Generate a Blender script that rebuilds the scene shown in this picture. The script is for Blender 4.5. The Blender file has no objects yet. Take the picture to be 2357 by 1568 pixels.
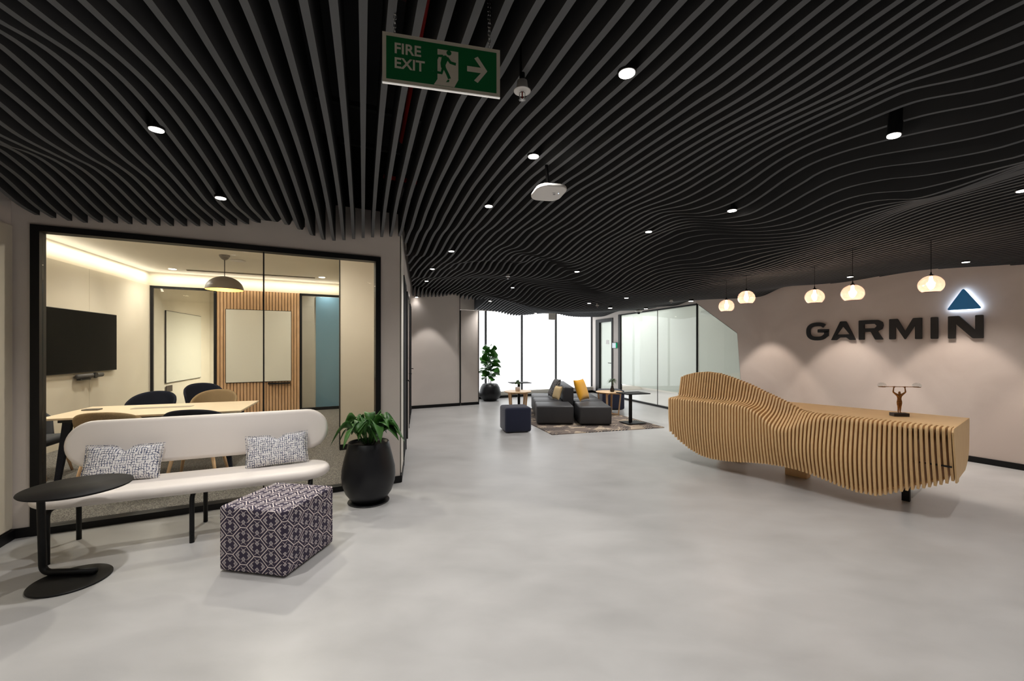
import bpy, bmesh, math, random
import numpy as np
from mathutils import Vector, Matrix
random.seed(7)
PI = math.pi
scn = bpy.context.scene
COL = scn.collection
FPX, CX, HY, CH = 980.0, 1178.5, 800.0, 1.5      # focal length, centre, horizon in pixels; eye height

def F(px, py, z=0.0):                              # point at height z seen at a pixel
    Y = FPX*(CH-z)/(py-HY)
    return Vector(((px-CX)/FPX*Y, Y, z))
def P(px, py, Y):
    return Vector(((px-CX)/FPX*Y, Y, CH+(HY-py)/FPX*Y))
def V(*a): return Vector(a)

# ---------------------------------------------------------------- materials
def nt(name):
    m = bpy.data.materials.new(name); m.use_nodes = True
    n = m.node_tree; b = n.nodes['Principled BSDF']
    return m, n, b
def srgb(r, g, b):
    f = lambda c: (c/255/12.92) if c/255 <= .04045 else ((c/255+.055)/1.055)**2.4
    return (f(r), f(g), f(b), 1)
def mat(name, rgb, rough=.6, metal=0, spec=.5, emis=None, estr=0, noise=None, bump=0, bscale=200, sheen=0, coat=0):
    m, n, b = nt(name)
    c = srgb(*rgb)
    b.inputs['Base Color'].default_value = c
    b.inputs['Roughness'].default_value = rough
    b.inputs['Metallic'].default_value = metal
    b.inputs['Specular IOR Level'].default_value = spec
    if sheen: b.inputs['Sheen Weight'].default_value = sheen
    if coat: b.inputs['Coat Weight'].default_value = coat
    if emis:
        b.inputs['Emission Color'].default_value = srgb(*emis); b.inputs['Emission Strength'].default_value = estr
    tc = n.nodes.new('ShaderNodeTexCoord')
    if noise:
        sc, amt = noise
        nz = n.nodes.new('ShaderNodeTexNoise'); nz.inputs['Scale'].default_value = sc; nz.inputs['Detail'].default_value = 6
        n.links.new(tc.outputs['Object'], nz.inputs['Vector'])
        mx = n.nodes.new('ShaderNodeMixRGB'); mx.blend_type = 'MIX'
        d = tuple(x*(1-amt) for x in c[:3])+(1,); e = tuple(min(1, x*(1+amt)) for x in c[:3])+(1,)
        mx.inputs[1].default_value = d; mx.inputs[2].default_value = e
        rp = n.nodes.new('ShaderNodeMapRange'); rp.inputs[1].default_value = .3; rp.inputs[2].default_value = .7
        n.links.new(nz.outputs['Fac'], rp.inputs[0]); n.links.new(rp.outputs[0], mx.inputs[0])
        n.links.new(mx.outputs[0], b.inputs['Base Color'])
    if bump:
        nz = n.nodes.new('ShaderNodeTexNoise'); nz.inputs['Scale'].default_value = bscale; nz.inputs['Detail'].default_value = 3
        n.links.new(tc.outputs['Object'], nz.inputs['Vector'])
        bp = n.nodes.new('ShaderNodeBump'); bp.inputs['Strength'].default_value = bump; bp.inputs['Distance'].default_value = .01
        n.links.new(nz.outputs['Fac'], bp.inputs['Height']); n.links.new(bp.outputs[0], b.inputs['Normal'])
    return m
def emat(name, rgb, s):
    m = bpy.data.materials.new(name); m.use_nodes = True; n = m.node_tree; n.nodes.clear()
    e = n.nodes.new('ShaderNodeEmission'); e.inputs[0].default_value = srgb(*rgb); e.inputs[1].default_value = s
    o = n.nodes.new('ShaderNodeOutputMaterial'); n.links.new(e.outputs[0], o.inputs[0]); return m
def glassmat(name, tint=(1, 1, 1), refl=.9, f0=1.45):
    m = bpy.data.materials.new(name); m.use_nodes = True; n = m.node_tree; n.nodes.clear()
    t = n.nodes.new('ShaderNodeBsdfTransparent'); t.inputs[0].default_value = (*tint, 1)
    g = n.nodes.new('ShaderNodeBsdfGlossy'); g.inputs['Roughness'].default_value = .01; g.inputs[0].default_value = (refl, refl, refl, 1)
    N = NB(n); lw = n.nodes.new('ShaderNodeLayerWeight'); lw.inputs[0].default_value = .5
    k0 = ((f0-1)/(f0+1))**2
    fz = N.m('MULTIPLY_ADD', N.m('POWER', lw.outputs['Facing'], 5), 1-k0, k0)
    mx = n.nodes.new('ShaderNodeMixShader'); o = n.nodes.new('ShaderNodeOutputMaterial')
    n.links.new(fz, mx.inputs[0]); n.links.new(t.outputs[0], mx.inputs[1]); n.links.new(g.outputs[0], mx.inputs[2]); n.links.new(mx.outputs[0], o.inputs[0])
    return m
class NB:                                          # small node-building helper
    def __init__(s, n): s.n = n
    def m(s, op, a, b=None, c=None):
        k = s.n.nodes.new('ShaderNodeMath'); k.operation = op
        for i, v in enumerate((a, b, c)):
            if v is None: continue
            if isinstance(v, (int, float)): k.inputs[i].default_value = v
            else: s.n.links.new(v, k.inputs[i])
        return k.outputs[0]
    def mix(s, f, a, b):
        k = s.n.nodes.new('ShaderNodeMixRGB')
        for i, v in enumerate((f, a, b)):
            if isinstance(v, (int, float)): k.inputs[i].default_value = v
            elif isinstance(v, tuple): k.inputs[i].default_value = v
            else: s.n.links.new(v, k.inputs[i])
        return k.outputs[0]
    def ramp(s, f, lo, hi):
        k = s.n.nodes.new('ShaderNodeMapRange'); k.inputs[1].default_value = lo; k.inputs[2].default_value = hi
        s.n.links.new(f, k.inputs[0]); return k.outputs[0]
    def coord(s, which='Object'):
        return s.n.nodes.new('ShaderNodeTexCoord').outputs[which]
    def sep(s, v):
        k = s.n.nodes.new('ShaderNodeSeparateXYZ'); s.n.links.new(v, k.inputs[0]); return k.outputs
    def noise(s, v, sc, det=4, dist=0, dims=None):
        k = s.n.nodes.new('ShaderNodeTexNoise'); k.inputs['Scale'].default_value = sc; k.inputs['Detail'].default_value = det
        k.inputs['Distortion'].default_value = dist; s.n.links.new(v, k.inputs['Vector']); return k.outputs['Fac']
    def wave(s, v, sc, dist, ds, direction='X', det=2):
        k = s.n.nodes.new('ShaderNodeTexWave'); k.bands_direction = direction; k.inputs['Scale'].default_value = sc
        k.inputs['Distortion'].default_value = dist; k.inputs['Detail Scale'].default_value = ds; k.inputs['Detail'].default_value = det
        s.n.links.new(v, k.inputs['Vector']); return k.outputs['Fac']
    def mapv(s, v, scale=(1, 1, 1), rot=(0, 0, 0)):
        k = s.n.nodes.new('ShaderNodeMapping'); k.inputs['Scale'].default_value = scale; k.inputs['Rotation'].default_value = rot
        s.n.links.new(v, k.inputs[0]); return k.outputs[0]
    def bump(s, h, b, st=.3, d=.01):
        k = s.n.nodes.new('ShaderNodeBump'); k.inputs['Strength'].default_value = st; k.inputs['Distance'].default_value = d
        s.n.links.new(h, k.inputs['Height']); s.n.links.new(k.outputs[0], b.inputs['Normal'])

M = {}
def mk_floor():
    m, n, b = nt('micro_cement'); N = NB(n); v = N.coord()
    a = N.noise(v, .8, 5, .3); c = N.noise(N.mapv(v, (1, 1.9, 1), (0, 0, .5)), 2.2, 6, .35)
    f = N.ramp(N.m('ADD', N.m('MULTIPLY', a, .6), N.m('MULTIPLY', c, .4)), .30, .70)
    n.links.new(N.mix(f, srgb(157, 156, 155), srgb(185, 184, 183)), b.inputs['Base Color'])
    r = N.ramp(c, .2, .8); rr = N.m('MULTIPLY_ADD', r, .10, .29); n.links.new(rr, b.inputs['Roughness'])
    b.inputs['Specular IOR Level'].default_value = .4
    N.bump(N.noise(v, 3, 3), b, .02, .01)
    return m
M['floor'] = mk_floor()
def mk_plaster(name, c1, c2, weave=False, rough=.85):
    m, n, b = nt(name); N = NB(n); v = N.coord()
    f = N.ramp(N.noise(v, 1.1, 8, .8), .35, .65)
    n.links.new(N.mix(f, srgb(*c1), srgb(*c2)), b.inputs['Base Color']); b.inputs['Roughness'].default_value = rough
    b.inputs['Specular IOR Level'].default_value = .2
    h = N.noise(v, 90 if weave else 25, 4); N.bump(h, b, .12, .004)
    return m
M['wallgrey'] = mk_plaster('wall_plaster', (208, 199, 192), (215, 206, 199))
M['wallbeige'] = mk_plaster('logo_wall_plaster', (204, 190, 181), (216, 203, 194))
M['wallfar'] = mk_plaster('wall_fabric_panel', (214, 206, 200), (220, 212, 206), True)
M['cream'] = mk_plaster('cream_wall', (214, 206, 190), (222, 214, 198))
M['roomceil'] = mk_plaster('meeting_ceiling', (238, 232, 220), (242, 236, 224))
M['creampanel'] = mk_plaster('cream_cladding', (198, 190, 174), (206, 198, 182), True)
M['white'] = mat('white_paint', (226, 222, 214), .7)
M['black'] = mat('black_metal', (10, 10, 12), .5, 0, .3)
M['blackpaint'] = mat('plenum_black', (58, 58, 60), .9, 0, .1)
M['duct'] = mat('duct_grey', (40, 40, 42), .7)
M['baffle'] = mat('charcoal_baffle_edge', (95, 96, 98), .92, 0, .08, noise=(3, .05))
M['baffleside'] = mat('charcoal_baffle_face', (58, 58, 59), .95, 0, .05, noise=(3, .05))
M['redpipe'] = mat('red_pipe', (190, 18, 18), .4)
M['chrome'] = mat('chrome', (200, 200, 200), .25, 1)
M['whitepl'] = mat('white_plastic', (215, 212, 208), .4)
M['glass'] = glassmat('clear_glass', (.965, .975, .965), .8, 1.18)
M['glassr'] = glassmat('partition_glass', (.955, .965, .965), .9, 1.35)
def mk_frost():
    m = bpy.data.materials.new('frosted_film'); m.use_nodes = True; n = m.node_tree; n.nodes.clear(); N = NB(n)
    t = n.nodes.new('ShaderNodeBsdfTransparent'); t.inputs[0].default_value = (.92, .95, .94, 1)
    d = n.nodes.new('ShaderNodeBsdfTranslucent'); d.inputs[0].default_value = srgb(238, 243, 240)
    g = n.nodes.new('ShaderNodeBsdfDiffuse'); g.inputs[0].default_value = srgb(200, 208, 204)
    m1 = n.nodes.new('ShaderNodeMixShader'); m1.inputs[0].default_value = .3; n.links.new(d.outputs[0], m1.inputs[1]); n.links.new(g.outputs[0], m1.inputs[2])
    mx = n.nodes.new('ShaderNodeMixShader'); mx.inputs[0].default_value = .72; o = n.nodes.new('ShaderNodeOutputMaterial')
    n.links.new(t.outputs[0], mx.inputs[1]); n.links.new(m1.outputs[0], mx.inputs[2]); n.links.new(mx.outputs[0], o.inputs[0])
    return m
M['frost'] = mk_frost()
def mk_wood(name, c1, c2, sc=6, rough=.5, axis=(1, 1, 12)):
    m, n, b = nt(name); N = NB(n); v = N.mapv(N.coord(), axis)
    f = N.ramp(N.noise(v, sc, 6, .4), .3, .7)
    n.links.new(N.mix(f, srgb(*c1), srgb(*c2)), b.inputs['Base Color']); b.inputs['Roughness'].default_value = rough
    b.inputs['Specular IOR Level'].default_value = .35
    return m
M['deskwood'] = mk_wood('birch_slat', (230, 190, 136), (238, 201, 149), 8, .5, (6, 6, 1))
M['desktop'] = mk_wood('birch_top', (234, 194, 142), (242, 206, 156), 5, .45, (1, 8, 8))
M['oak'] = mk_wood('light_oak', (206, 168, 128), (222, 186, 146), 8, .5, (8, 8, 1))
M['oaktop'] = mk_wood('oak_table_top', (214, 180, 138), (226, 194, 154), 6, .4, (2, 10, 1))
M['mtable'] = mk_wood('ash_table_top', (214, 196, 168), (226, 208, 180), 4, .4, (2, 10, 1))
M['woodwall'] = mk_wood('oak_batten', (188, 150, 112), (206, 168, 130), 5, .6, (8, 8, 1))
M['navy'] = mat('navy_fabric', (34, 38, 58), .9, 0, .2, bump=.25, bscale=300, sheen=.3)
M['leather'] = mat('charcoal_leather', (52, 52, 54), .5, 0, .45, noise=(4, .06), bump=.06, bscale=120)
M['benchleather'] = mat('pale_leather', (228, 221, 215), .5, 0, .35, noise=(2, .02))
M['pot'] = mat('black_pot', (15, 16, 20), .4, 0, .4)
M['tabletopblack'] = mat('black_table', (12, 11, 12), .6, 0, .22, noise=(30, .15))
M['mustard'] = mat('mustard_fabric', (206, 148, 22), .9, 0, .2, bump=.2, bscale=250, sheen=.3)
M['beigef'] = mat('beige_fabric', (214, 190, 146), .9, 0, .2, bump=.2, bscale=250)
M['tanfab'] = mat('tan_tweed', (140, 120, 92), .95, 0, .1, noise=(180, .3), bump=.3, bscale=300)
M['darkfab'] = mat('midnight_fabric', (28, 31, 42), .95, 0, .1, noise=(180, .2), bump=.2, bscale=300)
M['greyfab'] = mat('slate_shell', (62, 64, 68), .8, 0, .2)
M['soil'] = mat('soil', (40, 30, 24), .95, noise=(60, .4))
M['screen'] = mat('screen_black', (1, 1, 1), .5, 0, .05)
M['lens'] = emat('lamp_lens', (255, 246, 236), 16)
M['lenswarm'] = emat('lamp_lens_warm', (255, 236, 205), 14)
M['blind'] = None
M['bluepanel'] = mat('blue_glass_panel', (120, 158, 178), .35)
M['board'] = mat('glass_whiteboard', (214, 212, 200), .18, 0, .5)
M['bronze'] = mat('bronze', (150, 100, 48), .36, .6, .5, noise=(60, .5), bump=.3, bscale=60)
M['logo'] = mat('logo_black', (10, 9, 10), .5)
M['logoblue'] = mat('logo_blue', (20, 140, 215), .45)
M['halo'] = emat('halo_led', (205, 228, 255), 9)
M['acrylic'] = glassmat('acrylic', (.9, .92, .92), 1, 1.45)
M['signwhite'] = mat('sign_cream', (196, 188, 172), .5)
M['signgreen'] = mat('sign_green', (0, 92, 46), .5)

def mk_leaf(name, c1, c2, rough=.4):
    m, n, b = nt(name); N = NB(n); v = N.coord()
    f = N.ramp(N.noise(v, 9, 3), .3, .7)
    n.links.new(N.mix(f, srgb(*c1), srgb(*c2)), b.inputs['Base Color']); b.inputs['Roughness'].default_value = rough
    b.inputs['Specular IOR Level'].default_value = .4
    return m
M['leaf'] = mk_leaf('peace_lily_leaf', (32, 70, 28), (78, 128, 58))
M['figleaf'] = mk_leaf('fiddle_leaf', (34, 82, 28), (84, 146, 58), .35)
M['stem'] = mat('stem', (70, 62, 40), .7)
M['palm'] = mk_leaf('palm_leaf', (36, 58, 34), (74, 100, 60))

def mk_carpet():
    m, n, b = nt('loop_carpet'); N = NB(n); v = N.coord()
    f = N.m('MULTIPLY', N.ramp(N.wave(N.mapv(v, (1, 1, 1), (0, 0, .6)), 14, 9, 6), .2, .8), N.noise(v, 120, 3))
    n.links.new(N.mix(N.ramp(f, .1, .55), srgb(62, 60, 58), srgb(138, 134, 128)), b.inputs['Base Color'])
    b.inputs['Roughness'].default_value = .95; N.bump(f, b, .5, .01); return m
M['carpet'] = mk_carpet()
def mk_rug():
    m, n, b = nt('patterned_rug'); N = NB(n); v = N.coord()
    k = n.nodes.new('ShaderNodeTexVoronoi'); k.inputs['Scale'].default_value = 2.3; k.inputs['Randomness'].default_value = 1
    wv = N.mapv(v, (1, 2.0, 1), (0, 0, .5)); n.links.new(wv, k.inputs['Vector'])
    s = N.sep(k.outputs['Color'])
    base = N.ramp(N.noise(v, 3.2, 5, 1.2), .5, .53)
    stripes = N.m('GREATER_THAN', N.wave(N.mapv(v, (1, 1, 1), (0, 0, .9)), 7.5, .6, 3), .5)
    strmask = N.m('GREATER_THAN', s[0], .55)
    c = N.mix(base, srgb(112, 100, 92), srgb(176, 160, 140))
    c2 = N.mix(N.m('MULTIPLY', stripes, strmask), c, srgb(58, 54, 54))
    n.links.new(c2, b.inputs['Base Color']); b.inputs['Roughness'].default_value = .95
    N.bump(N.noise(v, 200, 2), b, .4, .01); return m
M['rug'] = mk_rug()
def mk_cush():
    m, n, b = nt('brushstroke_weave'); N = NB(n); v = N.coord()
    a = N.wave(N.mapv(v, (1, 1, 1)), 19, 5, 1.8, 'X', 3); c = N.wave(N.mapv(v, (1, 1, 1)), 17, 5, 1.8, 'Z', 3)
    la = N.m('MULTIPLY', N.m('GREATER_THAN', a, .845), N.m('GREATER_THAN', N.noise(v, 38, 2), .42))
    lc = N.m('MULTIPLY', N.m('GREATER_THAN', c, .89), N.m('GREATER_THAN', N.noise(N.mapv(v, (1, 1, 1.7)), 33, 2), .45))
    l = N.m('MAXIMUM', la, lc)
    n.links.new(N.mix(l, srgb(226, 224, 224), N.mix(N.noise(v, 20), srgb(22, 26, 52), srgb(92, 104, 136))), b.inputs['Base Color'])
    b.inputs['Roughness'].default_value = .95; N.bump(N.noise(v, 260, 2), b, .25, .006); return m
M['cush'] = mk_cush()
def mk_bw():
    m, n, b = nt('speckled_fabric'); N = NB(n); v = N.coord()
    l = N.m('GREATER_THAN', N.noise(v, 60, 2, 2), .56)
    n.links.new(N.mix(l, srgb(34, 34, 38), srgb(176, 172, 170)), b.inputs['Base Color']); b.inputs['Roughness'].default_value = .95; return m
M['bw'] = mk_bw()
def mk_geo():
    m, n, b = nt('geometric_upholstery'); N = NB(n)
    uv = N.sep(N.coord('UV')); A, B, h = .208/2, .122/2, .023
    X = N.m('PINGPONG', uv[0], A); Y = N.m('PINGPONG', uv[1], B)
    # diagonal boundary through (h,B) and (A-h,0)
    dx, dy = (A-2*h), B; L = math.hypot(dx, dy)
    d0 = N.m('DIVIDE', N.m('SUBTRACT', N.m('MULTIPLY', N.m('SUBTRACT', A-h, X), dy), N.m('MULTIPLY', Y, dx)), L)
    out = N.m('LESS_THAN', d0, 0)
    X2 = N.m('ADD', N.m('MULTIPLY', N.m('SUBTRACT', 1, out), X), N.m('MULTIPLY', out, N.m('SUBTRACT', A, X)))
    Y2 = N.m('ADD', N.m('MULTIPLY', N.m('SUBTRACT', 1, out), Y), N.m('MULTIPLY', out, N.m('SUBTRACT', B, Y)))
    d = N.m('ABSOLUTE', d0)
    w = .0028
    line = N.m('MAXIMUM', N.m('LESS_THAN', d, w), N.m('MULTIPLY', N.m('GREATER_THAN', Y2, B-w), N.m('LESS_THAN', X2, h+.002)))
    def dia(cx, cy, r, r2):                        # diamond ring between r2 and r
        q = N.m('ADD', N.m('ABSOLUTE', N.m('SUBTRACT', X2, cx)), N.m('ABSOLUTE', N.m('SUBTRACT', Y2, cy)))
        return N.m('MULTIPLY', N.m('LESS_THAN', q, r), N.m('GREATER_THAN', q, r2)), N.m('LESS_THAN', q, r2)
    r1, f1 = dia(0, .025, .0160, .0128); r2, f2 = dia(.045, 0, .0160, .0128)
    # bracket running parallel to the outline, broken at both ends
    br = N.m('MULTIPLY', N.m('LESS_THAN', N.m('ABSOLUTE', N.m('SUBTRACT', d, .0165)), .0014), N.m('LESS_THAN', Y2, .026))
    hook = N.m('MULTIPLY', N.m('LESS_THAN', N.m('ABSOLUTE', N.m('SUBTRACT', N.m('SUBTRACT', Y2, N.m('MULTIPLY', X2, 1.0)), .031)), .0018), N.m('MULTIPLY', N.m('GREATER_THAN', Y2, .035), N.m('LESS_THAN', Y2, .05)))
    bar = N.m('MULTIPLY', N.m('LESS_THAN', N.m('ABSOLUTE', N.m('SUBTRACT', N.m('ADD', X2, Y2), .053)), .0017), N.m('MULTIPLY', N.m('GREATER_THAN', Y2, .012), N.m('LESS_THAN', Y2, .03)))
    ln = line
    for q in (r1, r2, br, hook, bar): ln = N.m('MAXIMUM', ln, q)
    fill = N.m('MAXIMUM', f1, f2)
    c = N.mix(fill, srgb(50, 42, 62), srgb(134, 130, 136)); c = N.mix(ln, c, srgb(220, 208, 204))
    n.links.new(c, b.inputs['Base Color']); b.inputs['Roughness'].default_value = .85
    N.bump(N.noise(N.coord(), 260, 2), b, .15, .005); return m
M['geo'] = mk_geo()
def mk_blind():
    m = bpy.data.materials.new('backlit_roller_blind'); m.use_nodes = True; n = m.node_tree; n.nodes.clear(); N = NB(n)
    v = N.coord(); f = N.noise(v, .5, 2)
    e = n.nodes.new('ShaderNodeEmission'); n.links.new(N.mix(f, srgb(246, 250, 252), srgb(255, 255, 255)), e.inputs[0]); e.inputs[1].default_value = 2.3
    o = n.nodes.new('ShaderNodeOutputMaterial'); n.links.new(e.outputs[0], o.inputs[0]); return m
M['blind'] = mk_blind()

# ---------------------------------------------------------------- mesh helpers
def new_bm(): return bmesh.new()
def box(bm, c, s, rz=0, rot=None):
    r = bmesh.ops.create_cube(bm, size=1)
    mt = Matrix.Translation(Vector(c)) @ (rot.to_4x4() if rot else Matrix.Rotation(rz, 4, 'Z')) @ Matrix.Diagonal((s[0], s[1], s[2], 1))
    bmesh.ops.transform(bm, matrix=mt, verts=r['verts']); return r['verts']
def cyl(bm, c, r, h, seg=24, r2=None, axis=None):
    q = bmesh.ops.create_cone(bm, cap_ends=True, segments=seg, radius1=r, radius2=r if r2 is None else r2, depth=h)
    mt = Matrix.Translation(Vector(c))
    if axis is not None: mt = mt @ Vector((0, 0, 1)).rotation_difference(Vector(axis)).to_matrix().to_4x4()
    bmesh.ops.transform(bm, matrix=mt, verts=q['verts']); return q['verts']
def prism(bm, pts, vec):                            # closed polygon extruded by vec
    a = [bm.verts.new(p) for p in pts]; b = [bm.verts.new(Vector(p)+Vector(vec)) for p in pts]
    n = len(a); bm.faces.new(a); bm.faces.new(b[::-1])
    for i in range(n): bm.faces.new((a[i], b[i], b[(i+1) % n], a[(i+1) % n]))
def lathe(bm, prof, c=(0, 0, 0), seg=40, cap=True):
    rings = []
    for r, z in prof:
        rings.append([bm.verts.new((c[0]+r*math.cos(2*PI*i/seg), c[1]+r*math.sin(2*PI*i/seg), c[2]+z)) for i in range(seg)])
    for a, b in zip(rings, rings[1:]):
        for i in range(seg):
            bm.faces.new((a[i], a[(i+1) % seg], b[(i+1) % seg], b[i]))
    if cap:
        bm.faces.new(rings[0][::-1]); bm.faces.new(rings[-1])
def tube(bm, pts, r, seg=10, cap=True):
    pts = [Vector(p) for p in pts]; rings = []; up = None
    for i, p in enumerate(pts):
        t = (pts[min(i+1, len(pts)-1)]-pts[max(i-1, 0)]).normalized()
        if up is None: up = t.orthogonal().normalized()
        up = (up - t*up.dot(t)).normalized(); w = t.cross(up)
        rr = r[i] if isinstance(r, (list, tuple)) else r
        rings.append([bm.verts.new(p+up*rr*math.cos(2*PI*k/seg)+w*rr*math.sin(2*PI*k/seg)) for k in range(seg)])
    for a, b in zip(rings, rings[1:]):
        for i in range(seg): bm.faces.new((a[i], a[(i+1) % seg], b[(i+1) % seg], b[i]))
    if cap: bm.faces.new(rings[0][::-1]); bm.faces.new(rings[-1])
def bend(pts, rad=.06, n=6):                        # round the corners of a polyline
    pts = [Vector(p) for p in pts]; out = [pts[0]]
    for a, b, c in zip(pts, pts[1:], pts[2:]):
        r = min(rad, (a-b).length/2, (c-b).length/2)
        p0 = b+(a-b).normalized()*r; p1 = b+(c-b).normalized()*r
        for k in range(n+1):
            t = k/n; out.append(p0*(1-t)**2+b*2*t*(1-t)+p1*t*t)
    out.append(pts[-1]); return out
def obj(name, bm, m, parent=None, smooth=False, bevel=0, seg=2, sub=0, recalc=True):
    if recalc: bmesh.ops.recalc_face_normals(bm, faces=bm.faces)
    me = bpy.data.meshes.new(name); bm.to_mesh(me); bm.free()
    return mobj(name, me, m, parent, smooth, bevel, seg, sub)
def mobj(name, me, m, parent=None, smooth=False, bevel=0, seg=2, sub=0):
    o = bpy.data.objects.new(name, me); COL.objects.link(o)
    for mm in (m if isinstance(m, (list, tuple)) else [m]): me.materials.append(mm)
    if parent is not None: o.parent = parent
    if smooth:
        for p in me.polygons: p.use_smooth = True
    if bevel:
        b = o.modifiers.new('bevel', 'BEVEL'); b.width = bevel; b.segments = seg; b.limit_method = 'ANGLE'; b.angle_limit = .6
    if sub:
        s = o.modifiers.new('sub', 'SUBSURF'); s.levels = sub; s.render_levels = sub
    return o
def thing(name, label, cat, loc=(0, 0, 0), rz=0, group=None):
    o = bpy.data.objects.new(name, None); COL.objects.link(o); o.empty_display_size = .1
    o.location = loc; o.rotation_euler = (0, 0, rz); tag(o, label, cat, group); return o
def tag(o, label, cat, group=None, kind=None):
    if label: o['label'] = label
    if cat: o['category'] = cat
    if group: o['group'] = group
    if kind: o['kind'] = kind
    return o
def struct(name, bm, m, label=None, cat=None, **k):
    o = obj(name, bm, m, **k); o['kind'] = 'structure'
    if label: o['label'] = label
    if cat: o['category'] = cat
    return o
def roundrect(w, h, r, n=6):
    out = []
    for cx, cy, a0 in ((w/2-r, h/2-r, 0), (-w/2+r, h/2-r, PI/2), (-w/2+r, -h/2+r, PI), (w/2-r, -h/2+r, 1.5*PI)):
        for k in range(n+1):
            a = a0+PI/2*k/n; out.append((cx+r*math.cos(a), cy+r*math.sin(a)))
    return out
def rblock(name, size, r, m, parent, loc=(0, 0, 0), seg=4, bump=.0):     # upholstered rounded block
    bm = new_bm(); box(bm, (loc[0], loc[1], loc[2]+size[2]/2), size)
    o = obj(name, bm, m, parent, smooth=True, bevel=r, seg=seg); return o
def light(name, kind, loc, energy, color=(1, 1, 1), size=.05, spot=None, blend=1, rot=(0, 0, 0), parent=None, shape=None, size_y=None):
    l = bpy.data.lights.new(name, kind); l.energy = energy; l.color = color
    if kind == 'SPOT': l.spot_size = spot; l.spot_blend = blend; l.shadow_soft_size = size
    elif kind == 'POINT': l.shadow_soft_size = size
    else:
        l.size = size
        if size_y: l.shape = 'RECTANGLE'; l.size_y = size_y
    o = bpy.data.objects.new(name, l); COL.objects.link(o); o.location = loc; o.rotation_euler = rot
    if parent: o.parent = parent
    return o
# ---------------------------------------------------------------- camera
cam = bpy.data.cameras.new('camera'); cam.sensor_width = 36; cam.lens = 36*FPX/2357; cam.shift_y = 16/2357; cam.clip_start = .05
co = bpy.data.objects.new('camera', cam); COL.objects.link(co); co.location = (0, 0, CH); co.rotation_euler = (PI/2, 0, 0); scn.camera = co
scn.view_settings.view_transform = 'Standard'; scn.view_settings.look = 'None'; scn.view_settings.gamma = 1
scn.view_settings.exposure = 0; scn.view_settings.use_curve_mapping = False
scn.cycles.use_denoising = True; scn.cycles.sample_clamp_indirect = 4; scn.cycles.max_bounces = 8
scn.cycles.transparent_max_bounces = 16; scn.cycles.caustics_reflective = False; scn.cycles.caustics_refractive = False
w = bpy.data.worlds.new('world'); scn.world = w; w.use_nodes = True
w.node_tree.nodes['Background'].inputs[0].default_value = (.9, .95, 1, 1); w.node_tree.nodes['Background'].inputs[1].default_value = .35

# ---------------------------------------------------------------- room axes
U = V(-.462, .887, 0); W = V(.887, .462, 0); Z = V(0, 0, 1)
GW = lambda t, z=0, o=0: V(-1.73, 4.48, z)+W*t+U*o          # meeting-room glass wall
LD = V(-.300, .954, 0); LN = V(-.954, -.300, 0)
LW = lambda t, z=0, o=0: V(-7.43, 8.70, z)-LD*t-LN*o         # meeting-room left wall (o > 0 into the room)
BK = lambda t, z=0, o=0: V(-4.39, 10.28, z)+W*t+U*o          # meeting-room back wall
CD = V(-.2109, .9775, 0); CN = V(.9775, .2109, 0)
CW = lambda t, z=0, o=0: V(-1.244, 4.733, z)+CD*t+CN*o       # corridor wall (o > 0 into the corridor)
FW = lambda t, z=0, o=0: V(-2.46, 10.37, z)+W*t-U*o          # far wall
WN = lambda t, z=0, o=0: V(-.342, 12.65, z)+W*t-U*o          # window wall
QD = V(-.279, .960, 0); QN = V(-.960, -.279, 0)
QW = lambda t, z=0, o=0: V(3.26, 12.23, z)+QD*t+QN*o         # glass partition
GD = U; GN = V(-.887, -.462, 0)
GM = lambda t, z=0, o=0: V(6.017, 5.62, z)+GD*t+GN*o         # logo wall (o > 0 into the lobby)

def slab(bm, f, t0, t1, z0, z1, o0, o1):
    prism(bm, [f(t0, z0, o0), f(t1, z0, o0), f(t1, z0, o1), f(t0, z0, o1)], (0, 0, z1-z0))
def wall(name, f, pieces, o0, o1, m, **k):
    bm = new_bm()
    for t0, t1, z0, z1 in pieces: slab(bm, f, t0, t1, z0, z1, o0, o1)
    return struct(name, bm, m, **k)
TOP = 3.7
bm = new_bm(); box(bm, (0, 6, -.05), (34, 34, .1)); struct('floor', bm, M['floor'])
bm = new_bm(); box(bm, (1, 6, TOP+.05), (26, 30, .1)); struct('ceiling', bm, M['blackpaint'])
# meeting-room carpet
bm = new_bm(); prism(bm, [GW(-4.2, 0, .1), GW(.5, 0, .1), V(-1.85, 6.55, 0), V(-4.1, 10.3, 0), V(-3.6, 13.6, 0), V(-8.6, 12.0, 0), LW(6.2, 0, 0)], (0, 0, .006))
tag(obj('floor', bm, M['carpet']), None, None, None, 'structure')
# glass wall facing the lobby
wall('wall_left', GW, [(-4.5, -2.364, 0, 2.98), (.337, .548, 0, 2.98), (-2.364, .337, 2.48, 2.98)], .12, 0, M['wallgrey'])
wall('wall_left_upper', GW, [(-4.5, .548, 2.98, TOP)], .12, 0, mat('upper_wall_shade', (24, 24, 25), .9, 0, .1))  # unlit dark above the baffles put into the wall colour
# near-left return wall running past the camera
NL0 = GW(-2.476); ND = V(.40, -.917, 0)
NLf = lambda t, z=0, o=0: V(NL0.x, NL0.y, z)+ND*t+V(.917, .40, 0)*o
wall('wall_left_return', NLf, [(0, 8.5, 0, TOP)], -.15, 0, M['wallgrey'])
wall('trim_1', NLf, [(.02, 7, .09, 2.45)], 0, .018, M['creampanel'])
wall('baseboard_left', NLf, [(-.02, 7, 0, .075)], .0, .03, M['black'])
bm = new_bm(); slab(bm, GW, -2.48, -2.364, 0, .075, -.015, 0); slab(bm, GW, .337, .553, 0, .075, -.015, 0); struct('baseboard_left_pillar', bm, M['black'])
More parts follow.
